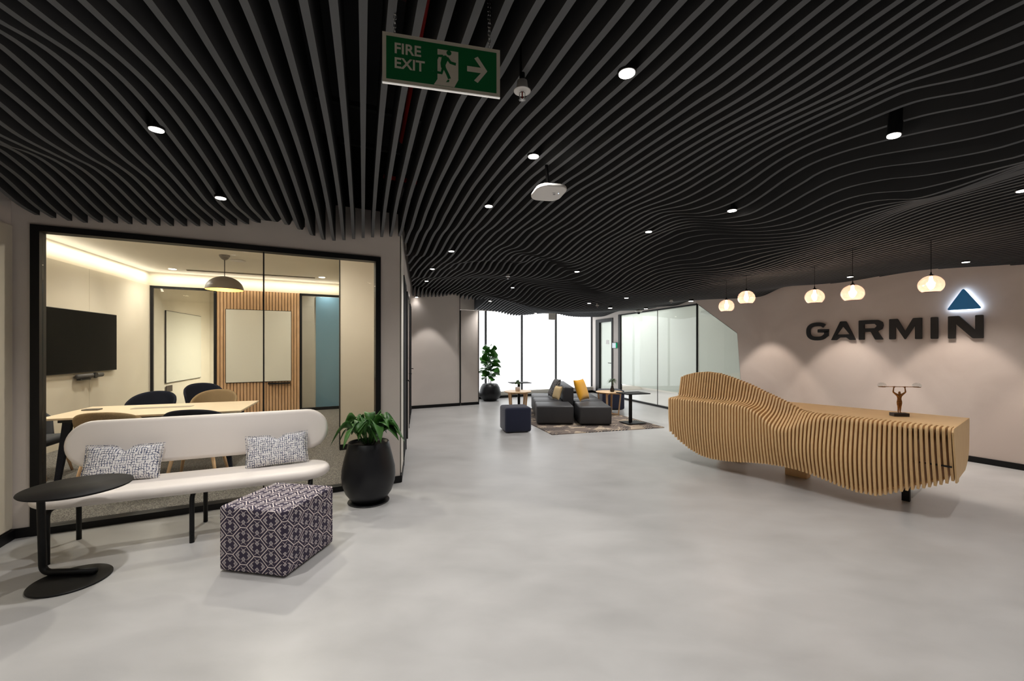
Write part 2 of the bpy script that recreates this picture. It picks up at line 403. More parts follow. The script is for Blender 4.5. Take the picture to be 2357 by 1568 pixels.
# meeting-room window: frame, two panes, joint
wf = thing('window_1', None, None, GW(-1.0)); wf['kind'] = 'structure'
def rel(bm, base): bmesh.ops.translate(bm, vec=-Vector(base), verts=bm.verts)
bm = new_bm()
for a in ((-2.364, -2.31, 0, 2.48), (.283, .337, 0, 2.48), (-2.31, .283, 2.43, 2.48), (-2.31, .283, 0, .055)): slab(bm, GW, *a, -.02, .09)
rel(bm, GW(-1.0)); obj('window_frame', bm, M['black'], wf)
TJ = -.765
for a, b in ((-2.31, TJ-.004), (TJ+.004, .283)):
    bm = new_bm(); slab(bm, GW, a, b, .055, 2.43, .03, .042); rel(bm, GW(-1.0)); obj('window_pane', bm, M['glass'], wf)
bm = new_bm(); slab(bm, GW, TJ-.006, TJ+.006, .055, 2.43, .024, .048); rel(bm, GW(-1.0)); obj('window_joint', bm, M['black'], wf)
# meeting-room walls and ceiling
wall('wall_meeting_left', LW, [(-3.4, 6.6, 0, 3.1)], 0, -.12, M['cream'])
wall('trim_2', LW, [(0, 1.9, .006, 2.77), (1.905, 6.0, .006, 2.77)], 0, .02, M['creampanel'])
bm = new_bm(); prism(bm, [GW(-4.2, 3.05, .12), GW(.55, 3.05, .12), V(-1.6, 6.6, 3.05), V(-3.6, 13.9, 3.05), V(-8.9, 12.4, 3.05), LW(6.2, 3.05)], (0, 0, .05))
struct('ceiling_meeting_room', bm, M['roomceil'])
wall('wall_meeting_back', BK, [(-3.43, .6, 2.77, 3.05)], .03, .10, M['cream'])
# back partition: two glazed bays either side of the batten panel
for i, (a, b) in enumerate(((-3.40, -2.275), (-.658, .42))):
    wr = thing('window_%d' % (i+2), None, None, BK((a+b)/2)); wr['kind'] = 'structure'
    bm = new_bm()
    for q in ((a, a+.05, .006, 2.77), (b-.05, b, .006, 2.77), (a, b, 2.72, 2.77), (a, b, .006, .07)): slab(bm, BK, *q, 0, .06)
    rel(bm, BK((a+b)/2)); obj('window_frame', bm, M['black'], wr)
    bm = new_bm(); slab(bm, BK, a+.05, b-.05, .07, 2.72, .025, .035); rel(bm, BK((a+b)/2)); obj('window_pane', bm, M['glassr'], wr)
bp = thing('wall_batten_panel', None, None, BK(-1.45)); bp['kind'] = 'structure'
bm = new_bm(); slab(bm, BK, -2.275, -.658, .006, 2.77, .04, .06); rel(bm, BK(-1.45)); obj('backing_board', bm, mat('batten_gap', (70, 46, 30), .8), bp)
bm = new_bm(); n = 26; st = 1.617/n
for i in range(n): slab(bm, BK, -2.275+i*st+.006, -2.275+(i+1)*st-.006, .006, 2.77, .04, .015)
rel(bm, BK(-1.45)); obj('battens', bm, M['woodwall'], bp)
# right side of the meeting room
SW = lambda t, z=0, o=0: V(-2.5, 6.2, z)+W*t+U*o
wall('wall_meeting_right', SW, [(0, .86, 0, 3.05)], 0, .12, M['creampanel'])
SB = V(-.357, .934, 0); SBN = V(.934, .357, 0)
SWB = lambda t, z=0, o=0: V(-2.5, 6.2, z)+SB*t+SBN*o
wall('wall_meeting_side', SWB, [(0.05, 7.6, 0, 3.05)], .02, .12, M['cream'])
wall('trim_3', SW, [(-.008, .0, .006, 2.8)], -.004, .1, M['black'])
wall('baseboard_meeting', SW, [(-.01, .86, .006, .085)], -.02, 0, M['black'])
# room beyond the back partition
R3 = lambda t, z=0, o=0: V(-8.43, 11.87, z)+W*t+U*o
wall('wall_next_room', R3, [(-.2, 5.6, 0, 3.05)], 0, .1, M['cream'])
wall('wall_next_side', BK, [(-.70, .62, 0, 3.05)], .50, .58, M['cream'])
wall('trim_4', BK, [(-.292, .55, .02, 2.76)], .47, .5, M['bluepanel'])
# corridor wall with door frames
wall('wall_corridor', CW, [(0, 5.8, 0, TOP)], -.1, 0, M['wallgrey'])
wall('trim_5', CW, [(.0, .012, 0, 3.0)], .0, .008, M['black'])
wall('trim_6', CW, [(.10, .62, .08, 2.95)], .0, .012, M['white'])
wall('baseboard_corridor', CW, [(0, .66, 0, .075), (3.65, 5.7, 0, .075)], 0, .02, M['black'])
for i, (a, b) in enumerate(((.68, 1.62), (2.3, 3.3), (4.3, 5.2))):
    d = thing('door_%d' % (i+1), None, None, CW((a+b)/2)); d['kind'] = 'structure'
    bm = new_bm()
    for q in ((a, a+.06, 0, 2.42), (b-.06, b, 0, 2.42), (a, b, 2.36, 2.42)): slab(bm, CW, *q, 0, .022)
    rel(bm, CW((a+b)/2)); obj('door_frame', bm, M['black'], d)
    bm = new_bm(); slab(bm, CW, a+.06, b-.06, .01, 2.36, .0, .012); rel(bm, CW((a+b)/2)); lf_ = obj('door_leaf', bm, M['greyfab'] if i != 1 else M['wallgrey'], d)
    bm = new_bm(); p = CW(b-.14, 1.02, .05); tube(bm, [CW(b-.12, 1.02, .012), CW(b-.12, 1.02, .06), CW(b-.25, 1.02, .06)], .009, 8); rel(bm, CW((a+b)/2)); obj('door_handle', bm, M['black'], lf_)
# far walls
wall('wall_far', FW, [(0, 1.26, 0, TOP)], 0, -.12, M['wallfar'])
wall('baseboard_far', FW, [(0, 1.26, 0, .075)], .015, 0, M['black'])
wall('trim_7', FW, [(1.252, 1.262, 0, TOP)], .012, -.5, M['black'])
FW2 = lambda t, z=0, o=0: V(-1.335, 10.98, z)+W*t-U*o
wall('wall_far_recess', FW2, [(.02, .52, 0, 2.47)], 0, -.14, M['wallgrey'])
wall('trim_8', FW2, [(.505, .525, 0, 2.47)], .01, -.16, M['black'])
wall('baseboard_far_recess', FW2, [(.02, .505, 0, .07)], .012, 0, M['black'])
# window wall: head, sill, mullions, glowing blinds
wall('wall_window_head', WN, [(-2.0, 8.6, 2.57, TOP)], 0, -.2, M['wallgrey'])
wall('wall_window_base', WN, [(-2.0, 8.6, 0, .16)], 0, -.25, M['white'])
wall('baseboard_window', WN, [(-2.0, 3.40, 0, .07)], .02, 0, M['black'])
wall('trim_9', WN, [(-2.0, 3.42, .16, .19)], .03, -.2, M['white'])
MT = (-.452, .758, 2.0, 3.43)
ww = thing('window_4', None, None, WN(1.0)); ww['kind'] = 'structure'
for t in MT+(-1.6, 4.7, 5.95, 7.2):
    bm = new_bm(); slab(bm, WN, t-.02, t+.02, .19, 2.57, -.03, -.10); rel(bm, WN(1.0)); obj('mullion', bm, M['duct'], ww)
ed = (-2.0,)+(-1.6,)+MT+(4.7, 5.95, 7.2, 8.5)
for a, b in zip(ed, ed[1:]):
    bm = new_bm(); slab(bm, WN, a+.035, b-.035, .19, 2.57, -.07, -.075); rel(bm, WN(1.0)); obj('roller_blind', bm, M['blind'], ww)
wall('trim_10', WN, [(1.70, 1.97, 2.38, 2.57)], -.02, -.03, M['wallfar'])
# door and column beside the window
wall('wall_right_back', QW, [(.39, .70, 0, TOP), (1.80, 2.05, 0, TOP), (.70, 1.80, 2.40, TOP)], 0, -.1, M['wallfar'])
d = thing('door_4', None, None, QW(1.2)); d['kind'] = 'structure'
bm = new_bm()
for q in ((.70, .78, 0, 2.40), (1.56, 1.80, 0, 2.40), (.78, 1.56, 2.30, 2.40)): slab(bm, QW, *q, .02, -.09)
rel(bm, QW(1.2)); obj('door_frame', bm, M['black'], d)
bm = new_bm(); slab(bm, QW, .785, 1.555, .01, 2.295, -.05, -.065); rel(bm, QW(1.2)); lf_ = obj('door_leaf', bm, M['frost'], d)
bm = new_bm(); tube(bm, [QW(.84, 1.02, -.05), QW(.84, 1.02, .01), QW(.98, 1.02, .01)], .011, 8); rel(bm, QW(1.2)); obj('door_handle', bm, M['black'], lf_)
bm = new_bm(); slab(bm, QW, 1.03, 1.22, 1.60, 1.73, -.048, -.042); rel(bm, QW(1.2)); obj('door_plate', bm, M['whitepl'], lf_)
wall('baseboard_right_back', QW, [(.39, .70, 0, .07), (1.80, 2.05, 0, .07)], .015, 0, M['black'])
# glass partition
TQ = -2.93
wp = thing('window_5', None, None, QW(-1.2)); wp['kind'] = 'structure'
bm = new_bm()
for q in ((.27, .39, 0, 2.47), (TQ, .27, 2.44, 2.47), (TQ, .27, 0, .045)): slab(bm, QW, *q, .01, -.05)
rel(bm, QW(-1.2)); obj('window_frame', bm, M['black'], wp)
tj = -1.49
for a, b in ((TQ+.02, tj-.004), (tj+.004, .27)):
    bm = new_bm(); slab(bm, QW, a, b, .045, 2.44, -.014, -.026); rel(bm, QW(-1.2)); pn = obj('window_pane', bm, M['glassr'], wp)
    bm = new_bm(); slab(bm, QW, a, b, .43, 2.44, -.030, -.032); rel(bm, QW(-1.2)); obj('frosted_film', bm, M['frost'], wp)
bm = new_bm(); slab(bm, QW, tj-.004, tj+.004, .045, 2.44, -.012, -.028); rel(bm, QW(-1.2)); obj('window_joint', bm, M['duct'], wp)
wall('wall_partition_head', QW, [(TQ-.02, .39, 2.47, TOP)], 0, -.08, M['wallfar'])
# logo wall with its polygonal glazed corner
bm = new_bm()
pts = [(-9, 0), (3.13, 0), (3.195, .853), (3.27, 1.79), (4.25, 2.49), (4.25, TOP), (-9, TOP)]
prism(bm, [GM(t, z, 0) for t, z in pts], GN*-.12); struct('wall_right', bm, M['wallbeige'])
wall('baseboard_right', GM, [(-9, 3.11, 0, .075)], .018, 0, M['black'])
wq = thing('window_6', None, None, GM(3.7)); wq['kind'] = 'structure'
gp = [(3.13, .02), (3.195, .853), (3.27, 1.79), (4.24, 2.48), (4.24, .02)]
bm = new_bm(); prism(bm, [GM(t, z, -.03) for t, z in gp], GN*-.01); rel(bm, GM(3.7)); obj('window_pane', bm, M['glassr'], wq)
bm = new_bm(); prism(bm, [GM(t, max(z, .43), -.044) for t, z in gp], GN*-.002); rel(bm, GM(3.7)); obj('frosted_film', bm, M['frost'], wq)
bm = new_bm()
loop = gp[:4]+[gp[4]]
for (t0, z0), (t1, z1) in zip(loop, loop[1:]+loop[:1]):
    a, b = GM(t0, z0, -.012), GM(t1, z1, -.012); d_ = (b-a).normalized(); s_ = d_.cross(GN)*.011
    prism(bm, [a-s_, b-s_, b+s_, a+s_], GN*-.05)
rel(bm, GM(3.7)); obj('window_frame', bm, M['black'], wq)
# room behind the partition
wall('wall_back_room', GM, [(3.3, 12.5, 0, 2.95)], -3.2, -3.3, M['white'])
bm = new_bm(); prism(bm, [QW(2.05, 2.95, -.1), QW(TQ, 2.95, -.1), GM(2.2, 2.95, -.15), GM(2.2, 2.95, -3.3), WN(9.2, 2.95)], (0, 0, .05)); struct('ceiling_back_room', bm, M['white'])
wall('wall_back_room_side', lambda t, z=0, o=0: GM(2.5, z, -.15)+GN*(-t)+GD*o, [(0, 3.3, 0, 2.95)], 0, -.1, M['white'])
# rear of the lobby, behind the camera
wall('wall_rear', lambda t, z=0, o=0: V(0, -4.5, z)+V(1, 0, 0)*t+V(0, 1, 0)*o, [(-4.5, 12, 0, TOP)], 0, -.1, M['wallgrey'])

# ---------------------------------------------------------------- baffle ceiling
BD = V(-.3300, .9440, 0); BN = V(.9440, .3300, 0); DS = .0945
data = []                                           # (c, s, z) samples of the wavy underside
def add(k, x, y):
    r = (x-CX)/FPX; c = k*DS
    if abs(k) < 4: return                            # too near the vanishing line to measure
    Y = c/(.944*r+.33)
    if not (0 < Y < 16): return
    p = V(r*Y, Y, 0); data.append((c, BD.dot(p), (HY-y)/FPX*Y))
def rowk(y, k0, xs):
    for i, x in enumerate(xs):
        if x is not None: add(k0+i, x, y)
rowk(0, 2, [972.5, 1041, 1107, 1173, 1245, 1316, 1387.5, 1451, 1511.7, 1572.6, 1635, 1688, 1747, 1802, 1858, 1911.6, 1966, 2019, 2074, 2120.7, 2169, 2222, 2279])
rowk(210, 2, [930.7, 977, 1023, 1075, 1126, 1177, 1231, 1279, 1325, 1370, 1418, 1463.6, 1511, 1554, 1593, 1643, 1689, 1731.5, 1773, 1812.6, 1852.5, 1892, 1932, 1971, 2003, 2038.5, 2084, 2233])
rowk(410, 2, [897.4, 928, 957, 986, 1015.5, 1044, 1074, 1104.5, 1134, 1163, 1193, 1221, 1251, 1285, 1316, 1350, 1382, 1413, 1442, 1472, 1499, 1530, 1564, 1594, 1622.6, 1660, 1695, 1734, 1770, 1812, 1864, 1928.6, 2060, 2219])
rowk(490, 3, [910, 934, 958, 981, 1004, 1028, 1052, 1074, 1097.6, 1122, 1145, 1168.6, 1194, 1218.5, 1243, 1267, 1291.7, 1316, 1339.4, 1363, 1386.7, 1410, 1432, 1454.5, 1478, 1500, 1522])
rowk(530, 3, [902, 924.7, 944.9, 966, 985, 1006, 1026.5, 1045.6, 1065.8, 1083.8, 1105, 1125, 1148.6, 1169.7, 1192, 1210, 1234, 1258.8, 1282, 1304.4, 1331, 1350, 1372, 1391, 1413, 1433, 1450, 1469, 1488.5, 1507.6, 1523.5, 1539, 1554])
for k, x, y in ((32, 1637, 505.3), (30, 1605, 491), (34, 1688, 519.7), (35, 1711, 526.5), (34, 1826, 490), (33, 1775, 490), (32, 1732, 490), (31, 1671, 490), (36, 1785, 530), (35, 1840, 504)): add(k, x, y)
rowk(590, 7, [954.3, 973.8, 990.8, 1006, 1023, 1039, 1055, 1071, 1087.5, 1103.6, 1119, 1132.5, 1148.6, 1164, 1179, 1196, 1211, 1227])
rowk(620, 9, [960.2, 974.7, 989, 1001.8, 1016, 1029.8, 1046.8, 1062, 1078, 1093.5, 1107.9, 1124.9, 1138.4, 1154.6, 1169.8, 1184, 1200, 1215.7, 1231.8, 1247.9, 1264.9, 1285, 1328, 1350, 1367, 1385, 1403, 1419, 1433, 1452, 1471.5, 1491, 1511.6])
rowk(640, 10, [959, 973, 984, 996, 1005, 1016.5, 1028.6, 1040.7, 1052, 1062, 1074, 1083, 1094, 1105.6, 1121, 1133.6])
rowk(660, 12, [956, 968, 980])
for k, x, y in ((17, 1111.8, 598.5), (17, 1087, 604.5), (15, 1079.5, 597.7), (15, 1066, 605.3), (20, 1154, 599.4), (20, 1132, 605.3), (23, 1198, 602.8), (23, 1176, 607.9),
    (18, 1174.6, 564.6), (18, 1157.6, 571.4), (20, 1198, 576.5), (22, 1237, 585.8), (24, 1268, 592.6), (26, 1280, 601), (28, 1292.5, 605), (30, 1305, 616), (31, 1301.5, 623.6), (28, 1261.4, 602.6),
    (31, 1264.5, 641.5), (32, 1274.7, 644), (33, 1302.7, 645), (34, 1311.6, 649), (35, 1351, 653.5), (36, 1360, 659), (37, 1366, 663.7), (38, 1378, 668),
    (34, 1220, 664), (35, 1220, 679), (36, 1220, 692), (37, 1220, 702)): add(k, x, y)
for k, y in ((35, 526.8), (36, 532.8), (37, 540.5), (38, 548.5), (39, 559), (40, 570.8), (41, 582.4), (42, 598.4)): add(k, 1700, y)
for k, y in ((35, 521.4), (36, 530.7), (37, 544), (38, 559), (39, 579), (40, 595.7), (41, 607)): add(k, 1600, y)
for k, y in ((37, 572.1), (38, 586.7), (39, 599.5), (40, 610.3), (41, 618.5), (42, 626.2), (43, 633.8), (44, 642.7), (45, 651.6)): add(k, 1520, y)
for k, y in ((31, 386.6), (32, 420), (33, 449), (34, 479), (35, 499.5), (36, 517.8), (37, 530.7), (38, 540), (39, 545.7), (40, 553), (41, 558.6), (42, 564), (43, 569.4), (44, 574.8), (48, 593)): add(k, 1850, y)
for k, y in ((26, 52), (27, 98), (28, 140), (29, 179), (30, 216), (31, 252), (32, 288), (33, 323), (34, 357), (35, 373), (36, 377), (37, 381), (38, 385), (39, 390), (42, 399), (45, 418)): add(k, 2357, y)
for k, y in ((34, 407), (35, 438), (36, 458.6), (37, 461.8), (38, 464.4), (39, 467.2), (40, 470), (41, 472.6), (42, 475.4), (43, 478.5), (44, 484), (46, 498)): add(k, 2100, y)
# left side
rowk(0, -12, [-15, 49.8, 116.6, 188, 255, 340, 418, 490.8, 559.5, 630, 693, 765])
for k, y in ((-13, 50), (-14, 72), (-15, 105), (-16, 153), (-17, 198.5), (-18, 239), (-19, 282.5), (-20, 311), (-21, 326), (-22, 332), (-23, 345), (-24, 374), (-25, 401), (-26, 435), (-27, 464)): add(k, 0, y)
for k, x, y in ((-15, 338.5, 408.3), (-17, 244, 383.4), (-16, 285, 390.5), (-18, 178, 367), (-19, 110.5, 347.7), (-20, 67.7, 343), (-21, 10.7, 333.5),
    (-10, 553, 483.7), (-9, 594, 494.9), (-8, 626.4, 504), (-7, 661, 518), (-6, 693.6, 529), (-5, 722, 542.7), (-11, 506, 467)): add(k, x, y)
for k, (x, y) in zip(range(-1, -28, -1), ((814, 547), (793, 550), (770, 552), (747.6, 552), (725.6, 543), (699, 522), (671, 505), (645, 505), (623, 508.5), (594, 512), (568, 514.6), (542, 517.7), (513, 518), (485, 519),
    (457, 520), (427, 520), (397, 520), (365.6, 519), (331.8, 515), (297.6, 513.4), (263, 511), (231.6, 511), (193, 510), (158.6, 506), (120, 498.6), (81, 491.7), (46.7, 485.8))): add(k, x-2, y)
for s_, z_ in ((0, 1.15), (1.5, 1.16), (2.2, 1.23), (3.4, 1.28), (4.25, 1.24), (4.82, 1.165)): data.append((0, s_, z_))
def addw(f, t, z):                                   # height known where the ceiling meets a wall
    p = f(t); data.append((BN.dot(p), BD.dot(p), z-CH))
def wallz(f, px, py, lo, hi):
    for i in range(400):
        t = lo+(hi-lo)*i/399; p = f(t)
        if abs((p.x/p.y*FPX+CX)-px) < 4: return addw(f, t, CH+(HY-py)/FPX*p.y)
for px, py in ((1610, 690), (1640, 687.5), (1703, 687), (1765, 678.6), (1804, 661), (1836, 657.6), (1900, 654), (1957.6, 648), (2033, 636), (2108, 625), (2172.6, 619), (2357, 610)): wallz(GM, px, py, -2, 4.3)
for px, py in ((948, 687), (980, 685), (1020, 684), (1056, 682)): wallz(FW, px, py, 0, 1.3)
for px, py in ((1150, 720), (1180, 727), (1210, 726), (1240, 723), (1280, 722), (1300, 727), (1330, 730), (1360, 730)): wallz(WN, px, py, -1.5, 3.5)
for px, py in ((1392, 728), (1417, 718), (1436, 714.6), (1462, 714.6), (1490, 712), (1520, 706), (1564, 702), (1594, 690)): wallz(QW, px, py, -3, 2)
addw(GM, -3, 2.5); addw(GM, -7, 2.6)
for c_, s_, z_ in ((-3.6, 1, 1.1), (-3.6, 3, 1.1), (-3, -2, 1.2), (0, -3, 1.3), (3, -3, 1.4), (5, -2, 1.2), (7, -3, 1.15), (4.5, -.5, 1.1),
    (3.3, 10.5, 1.25), (4.2, 11.2, 1.08), (5.0, 10.2, .95), (2.4, 10.8, 1.22), (3.8, 12.4, 1.0)): data.append((c_, s_, z_))
D = np.array(data); PTS = D[:, :2]; ZV = D[:, 2]
def tps(r2): return np.where(r2 > 1e-12, r2*np.log(r2+1e-12)*.5, 0)
n = len(D); K = tps(((PTS[:, None]-PTS[None])**2).sum(-1))+np.eye(n)*.00025
Pm = np.hstack([np.ones((n, 1)), PTS]); A_ = np.zeros((n+3, n+3)); A_[:n, :n] = K; A_[:n, n:] = Pm; A_[n:, :n] = Pm.T
sol = np.linalg.solve(A_, np.concatenate([ZV, np.zeros(3)]))
def ceilz(cs):
    cs = np.atleast_2d(np.array(cs, float)); k = tps(((cs[:, None]-PTS[None])**2).sum(-1))
    return np.clip(k@sol[:n]+sol[n]+cs@sol[n+1:], .86, 1.62)+CH
def czat(p): return float(ceilz([[BN.dot(p), BD.dot(p)]])[0])
def hitceil(px, py, off=0):                          # where the view ray meets the wavy underside
    r = (px-CX)/FPX; q = (HY-py)/FPX; Ys = np.arange(.8, 15, .01)
    X = r*Ys; cs = np.stack([BN.x*X+BN.y*Ys, BD.x*X+BD.y*Ys], 1); dz = CH+q*Ys-(ceilz(cs)+off)
    i = int(np.argmax(dz > 0)); return V(X[i], Ys[i], CH+q*Ys[i])
# plan outline that the baffles run up to
LOOP = [NLf(7.5, 0, .03), NLf(0.0, 0, .03)+W*.02, GW(.548, 0, -.03), CW(0.02, 0, .05), CW(5.7, 0, .05), FW(0, 0, .03), FW(1.27, 0, .03), FW2(.56, 0, .4), WN(-.9, 0, .05), WN(3.40, 0, .05), QW(1.9, 0, .04), QW(TQ, 0, .04), GM(4.2, 0, .03), GM(-6, 0, .03)]
def spans(c):
    ss = []
    for a, b in zip(LOOP, LOOP[1:]+LOOP[:1]):
        ca, cb = BN.dot(a)-c, BN.dot(b)-c
        if (ca > 0) != (cb > 0):
            t = ca/(ca-cb); ss.append(BD.dot(a+(b-a)*t))
    ss.sort(); return list(zip(ss[::2], ss[1::2]))
TH = .029
bid = 0
for k in range(-32, 84):
    c = k*DS
    for s0, s1 in spans(c):
        s0 = max(s0, -1.6)
        if s1-s0 < .15: continue
        m_ = max(8, int((s1-s0)/.06)); ss = np.linspace(s0, s1, m_)
        zs = ceilz(np.stack([np.full(m_, c), ss], 1))
        vs = []; fs = []
        mid = BD*((s0+s1)/2)+BN*c
        for s_, z_ in zip(ss, zs):
            p = BD*float(s_)+BN*c-mid
            for sx, zz in ((-1, z_), (1, z_), (1, max(2.98, z_+.2)), (-1, max(2.98, z_+.2))):
                q = p+BN*(sx*TH/2); vs.append((q.x, q.y, float(zz)-2.8))
        for i in range(m_-1):
            a = 4*i
            for j in range(4): fs.append((a+j, a+(j+1) % 4, a+4+(j+1) % 4, a+4+j))
        fs.append((3, 2, 1, 0)); a = 4*(m_-1); fs.append((a, a+1, a+2, a+3))
        me = bpy.data.meshes.new('ceiling_baffle'); me.from_pydata(vs, [], fs); me.update()
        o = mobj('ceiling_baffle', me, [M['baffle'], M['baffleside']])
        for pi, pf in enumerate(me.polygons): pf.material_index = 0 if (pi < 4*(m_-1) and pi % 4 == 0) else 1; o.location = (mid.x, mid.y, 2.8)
        tag(o, 'long charcoal wavy-edged baffle hanging in the row across the lobby ceiling', 'ceiling baffle', 'charcoal wavy baffles of the lobby ceiling')
        bid += 1
print('baffles', bid)
# services seen through the gaps
def pipe(name, pts, r, m, label, cat, group=None):
    bm = new_bm(); base = Vector(pts[0]); tube(bm, [Vector(p)-base for p in pts], r, 12)
    o = obj(name, bm, m, smooth=True); o.location = base; tag(o, label, cat, group); return o
pipe('sprinkler_pipe', [F2 for F2 in (P(1003, -120, 1.93), P(985, 0, 2.2), P(925, 325, 3.71))], .022, M['redpipe'], 'red sprinkler pipe running above the baffles behind the fire exit sign', 'pipe')
pipe('sprinkler_pipe', [V(-1.35, 4.48, 3.3), V(1.0, 5.7, 3.3)], .022, M['redpipe'], 'red pipe crossing above the baffles left of the white wireless access point', 'pipe')
for i, (a, b) in enumerate(((V(-1.3, 1.9, 3.56), V(.1, 2.55, 3.56)), (V(-1.4, 2.15, 3.56), V(0, 2.8, 3.56)))):
    pipe('conduit', [a, b], .018, mat('maroon_conduit', (86, 30, 34), .5), 'thin maroon conduit above the baffles, left of the exit sign', 'conduit', 'maroon conduits above the baffles')
for i, s_ in enumerate((1.6, 3.0, 3.75, 4.4, 5.2)):
    bm = new_bm(); a = V(-1.6, s_+.2, 3.40); b = V(1.8, s_+1.8, 3.40); dd = (b-a).normalized(); sn = V(-dd.y, dd.x, 0)*.02
    base = a.copy(); prism(bm, [a-sn-base, b-sn-base, b+sn-base, a+sn-base], (0, 0, .04)); o = obj('ceiling_channel', bm, M['duct']); o.location = base
    tag(o, 'dark steel channel crossing above the baffles', 'channel', 'dark steel channels above the baffles')
# ================================================================ lobby, left side
# ---- white bench
BO = V(-3.209, 2.937, 0); BR = math.atan2(.411, .911)
bench = thing('bench', 'long pale upholstered bench with a pill shaped backrest in front of the meeting room glass', 'bench', BO, BR)
def pill(L, Wd, n=18):
    r = Wd/2; out = []
    for k in range(n+1): a = -PI/2+PI*k/n; out.append((L/2-r+r*math.cos(a), r*math.sin(a)))
    for k in range(n+1): a = PI/2+PI*k/n; out.append((-L/2+r+r*math.cos(a), r*math.sin(a)))
    return out
def soft_pill(name, L, Wd, T, m, parent, mt):        # pill slab with fully rounded rim
    bm = new_bm(); rings = []
    N_ = 7
    for i in range(N_+1):
        a = -PI/2+PI*i/N_; off = -T/2*(1-math.cos(a))*.9; z = T/2*math.sin(a)
        rings.append([bm.verts.new((x*(1+off*2/L), y*(1+off*2/Wd), z)) for x, y in pill(L, Wd)])
    k = len(rings[0])
    for a, b in zip(rings, rings[1:]):
        for i in range(k): bm.faces.new((a[i], a[(i+1) % k], b[(i+1) % k], b[i]))
    bm.faces.new(rings[0][::-1]); bm.faces.new(rings[-1])
    bmesh.ops.transform(bm, matrix=mt, verts=bm.verts)
    o = obj(name, bm, m, parent, smooth=True); return o
soft_pill('seat', 1.96, .46, .085, M['benchleather'], bench, Matrix.Translation((.82, .19, .418)))
soft_pill('backrest', 1.88, .37, .075, M['benchleather'], bench, Matrix.Translation((.85, .44, .735)) @ Matrix.Rotation(PI/2-.10, 4, 'X'))
for u in (0, .82, 1.64):
    bm = new_bm(); tube(bm, bend([V(u, 0, 0), V(u, 0, .365), V(u, .2, .365)], .05), .0165, 12); obj('leg', bm, M['black'], bench, smooth=True)
    bm = new_bm(); tube(bm, bend([V(u, .2, .365), V(u, .43, .365), V(u, .43, .0)], .05), .0165, 12); obj('leg', bm, M['black'], bench, smooth=True)
for u in (.2, 1.5):
    bm = new_bm(); tube(bm, bend([V(u, .3, .368), V(u, .46, .368), V(u, .455, .75)], .05), .014, 10); obj('back_support', bm, M['black'], bench, smooth=True)
# ---- cushions
def cushion(name, wd, ht, th, m, label, cat, loc, rot, notch=0, group=None, parts=True, nx=22, ny=14):
    t = thing(name, label, cat, loc, 0, group); t.rotation_euler = rot
    bm = new_bm(); g = {}
    for side in (-1, 1):
        for i in range(nx+1):
            for j in range(ny+1):
                u = -1+2*i/nx; v = -1+2*j/ny
                if side == 1 and (i in (0, nx) or j in (0, ny)): g[(side, i, j)] = g[(-1, i, j)]; continue
                f = max(0, (1-u**4)*(1-v**4))**.6
                sx = 1-.05*(1-abs(v))*abs(u)**6*1.0; sz = 1-.07*(1-abs(u)**2)*abs(v)**4
                x = u*wd/2*(1-.04*(1-v*v)); z = v*ht/2*(1-.06*(1-u*u))
                if notch: z -= notch*math.exp(-(u/.16)**2)*max(0, v)**2*ht
                y = side*th/2*f*(1-notch*1.2*math.exp(-(u/.22)**2)*max(0, v))
                g[(side, i, j)] = bm.verts.new((x, y, z+ht/2))
    for side in (-1, 1):
        for i in range(nx):
            for j in range(ny):
                q = [g[(side, i, j)], g[(side, i+1, j)], g[(side, i+1, j+1)], g[(side, i, j+1)]]
                if side == 1: q = q[::-1]
                bm.faces.new(q)
    cv_ = obj('cover', bm, m, t, smooth=True, sub=1)
    bm = new_bm(); bd = []
    for i in range(nx+1): bd.append((i, 0))
    for j in range(1, ny+1): bd.append((nx, j))
    for i in range(nx-1, -1, -1): bd.append((i, ny))
    for j in range(ny-1, 0, -1): bd.append((0, j))
    pts = []
    for i, j in bd+[bd[0]]:
        u = -1+2*i/nx; v = -1+2*j/ny; x = u*wd/2*(1-.04*(1-v*v)); z = v*ht/2*(1-.06*(1-u*u))
        if notch: z -= notch*math.exp(-(u/.16)**2)*max(0, v)**2*ht
        pts.append(V(x, 0, z+ht/2))
    tube(bm, pts, .003, 6, cap=False); obj('piping', bm, m, cv_, smooth=True)
    return t
def bench_pt(u, e, z): return BO+V(.911, .411, 0)*u+V(-.411, .911, 0)*e+Z*z
cushion('cushion', .50, .29, .13, M['cush'], 'blue and white brushstroke cushion at the left end of the pale bench', 'cushion', bench_pt(.30, .27, .455), (-.32, .03, BR-.06), .16, 'brushstroke cushions on the bench')
cushion('cushion', .49, .285, .13, M['cush'], 'blue and white brushstroke cushion at the right end of the pale bench', 'cushion', bench_pt(1.38, .27, .455), (-.32, -.03, BR+.04), .14, 'brushstroke cushions on the bench')
# ---- round black side table
ST = V(-2.835, 2.737, 0)
st_ = thing('side_table', 'round black C-shaped side table on a disc base at far left', 'side table', ST)
bm = new_bm(); lathe(bm, [(.001, 0), (.198, 0), (.2, .003), (.2, .009), (.197, .012), (.001, .012)], seg=64); obj('base', bm, M['black'], st_, smooth=False)
bm = new_bm(); lathe(bm, [(.001, .598), (.235, .598), (.262, .606), (.268, .613), (.266, .618), (.001, .616)], (.065, -.02, 0), seg=72); obj('tabletop', bm, M['tabletopblack'], st_, smooth=True)
bm = new_bm(); tube(bm, bend([V(.10, .06, .032), V(-.225, .04, .032), V(-.235, .035, .578), V(.02, .02, .585)], .055, 8), .0205, 14); obj('post', bm, M['black'], st_, smooth=True)
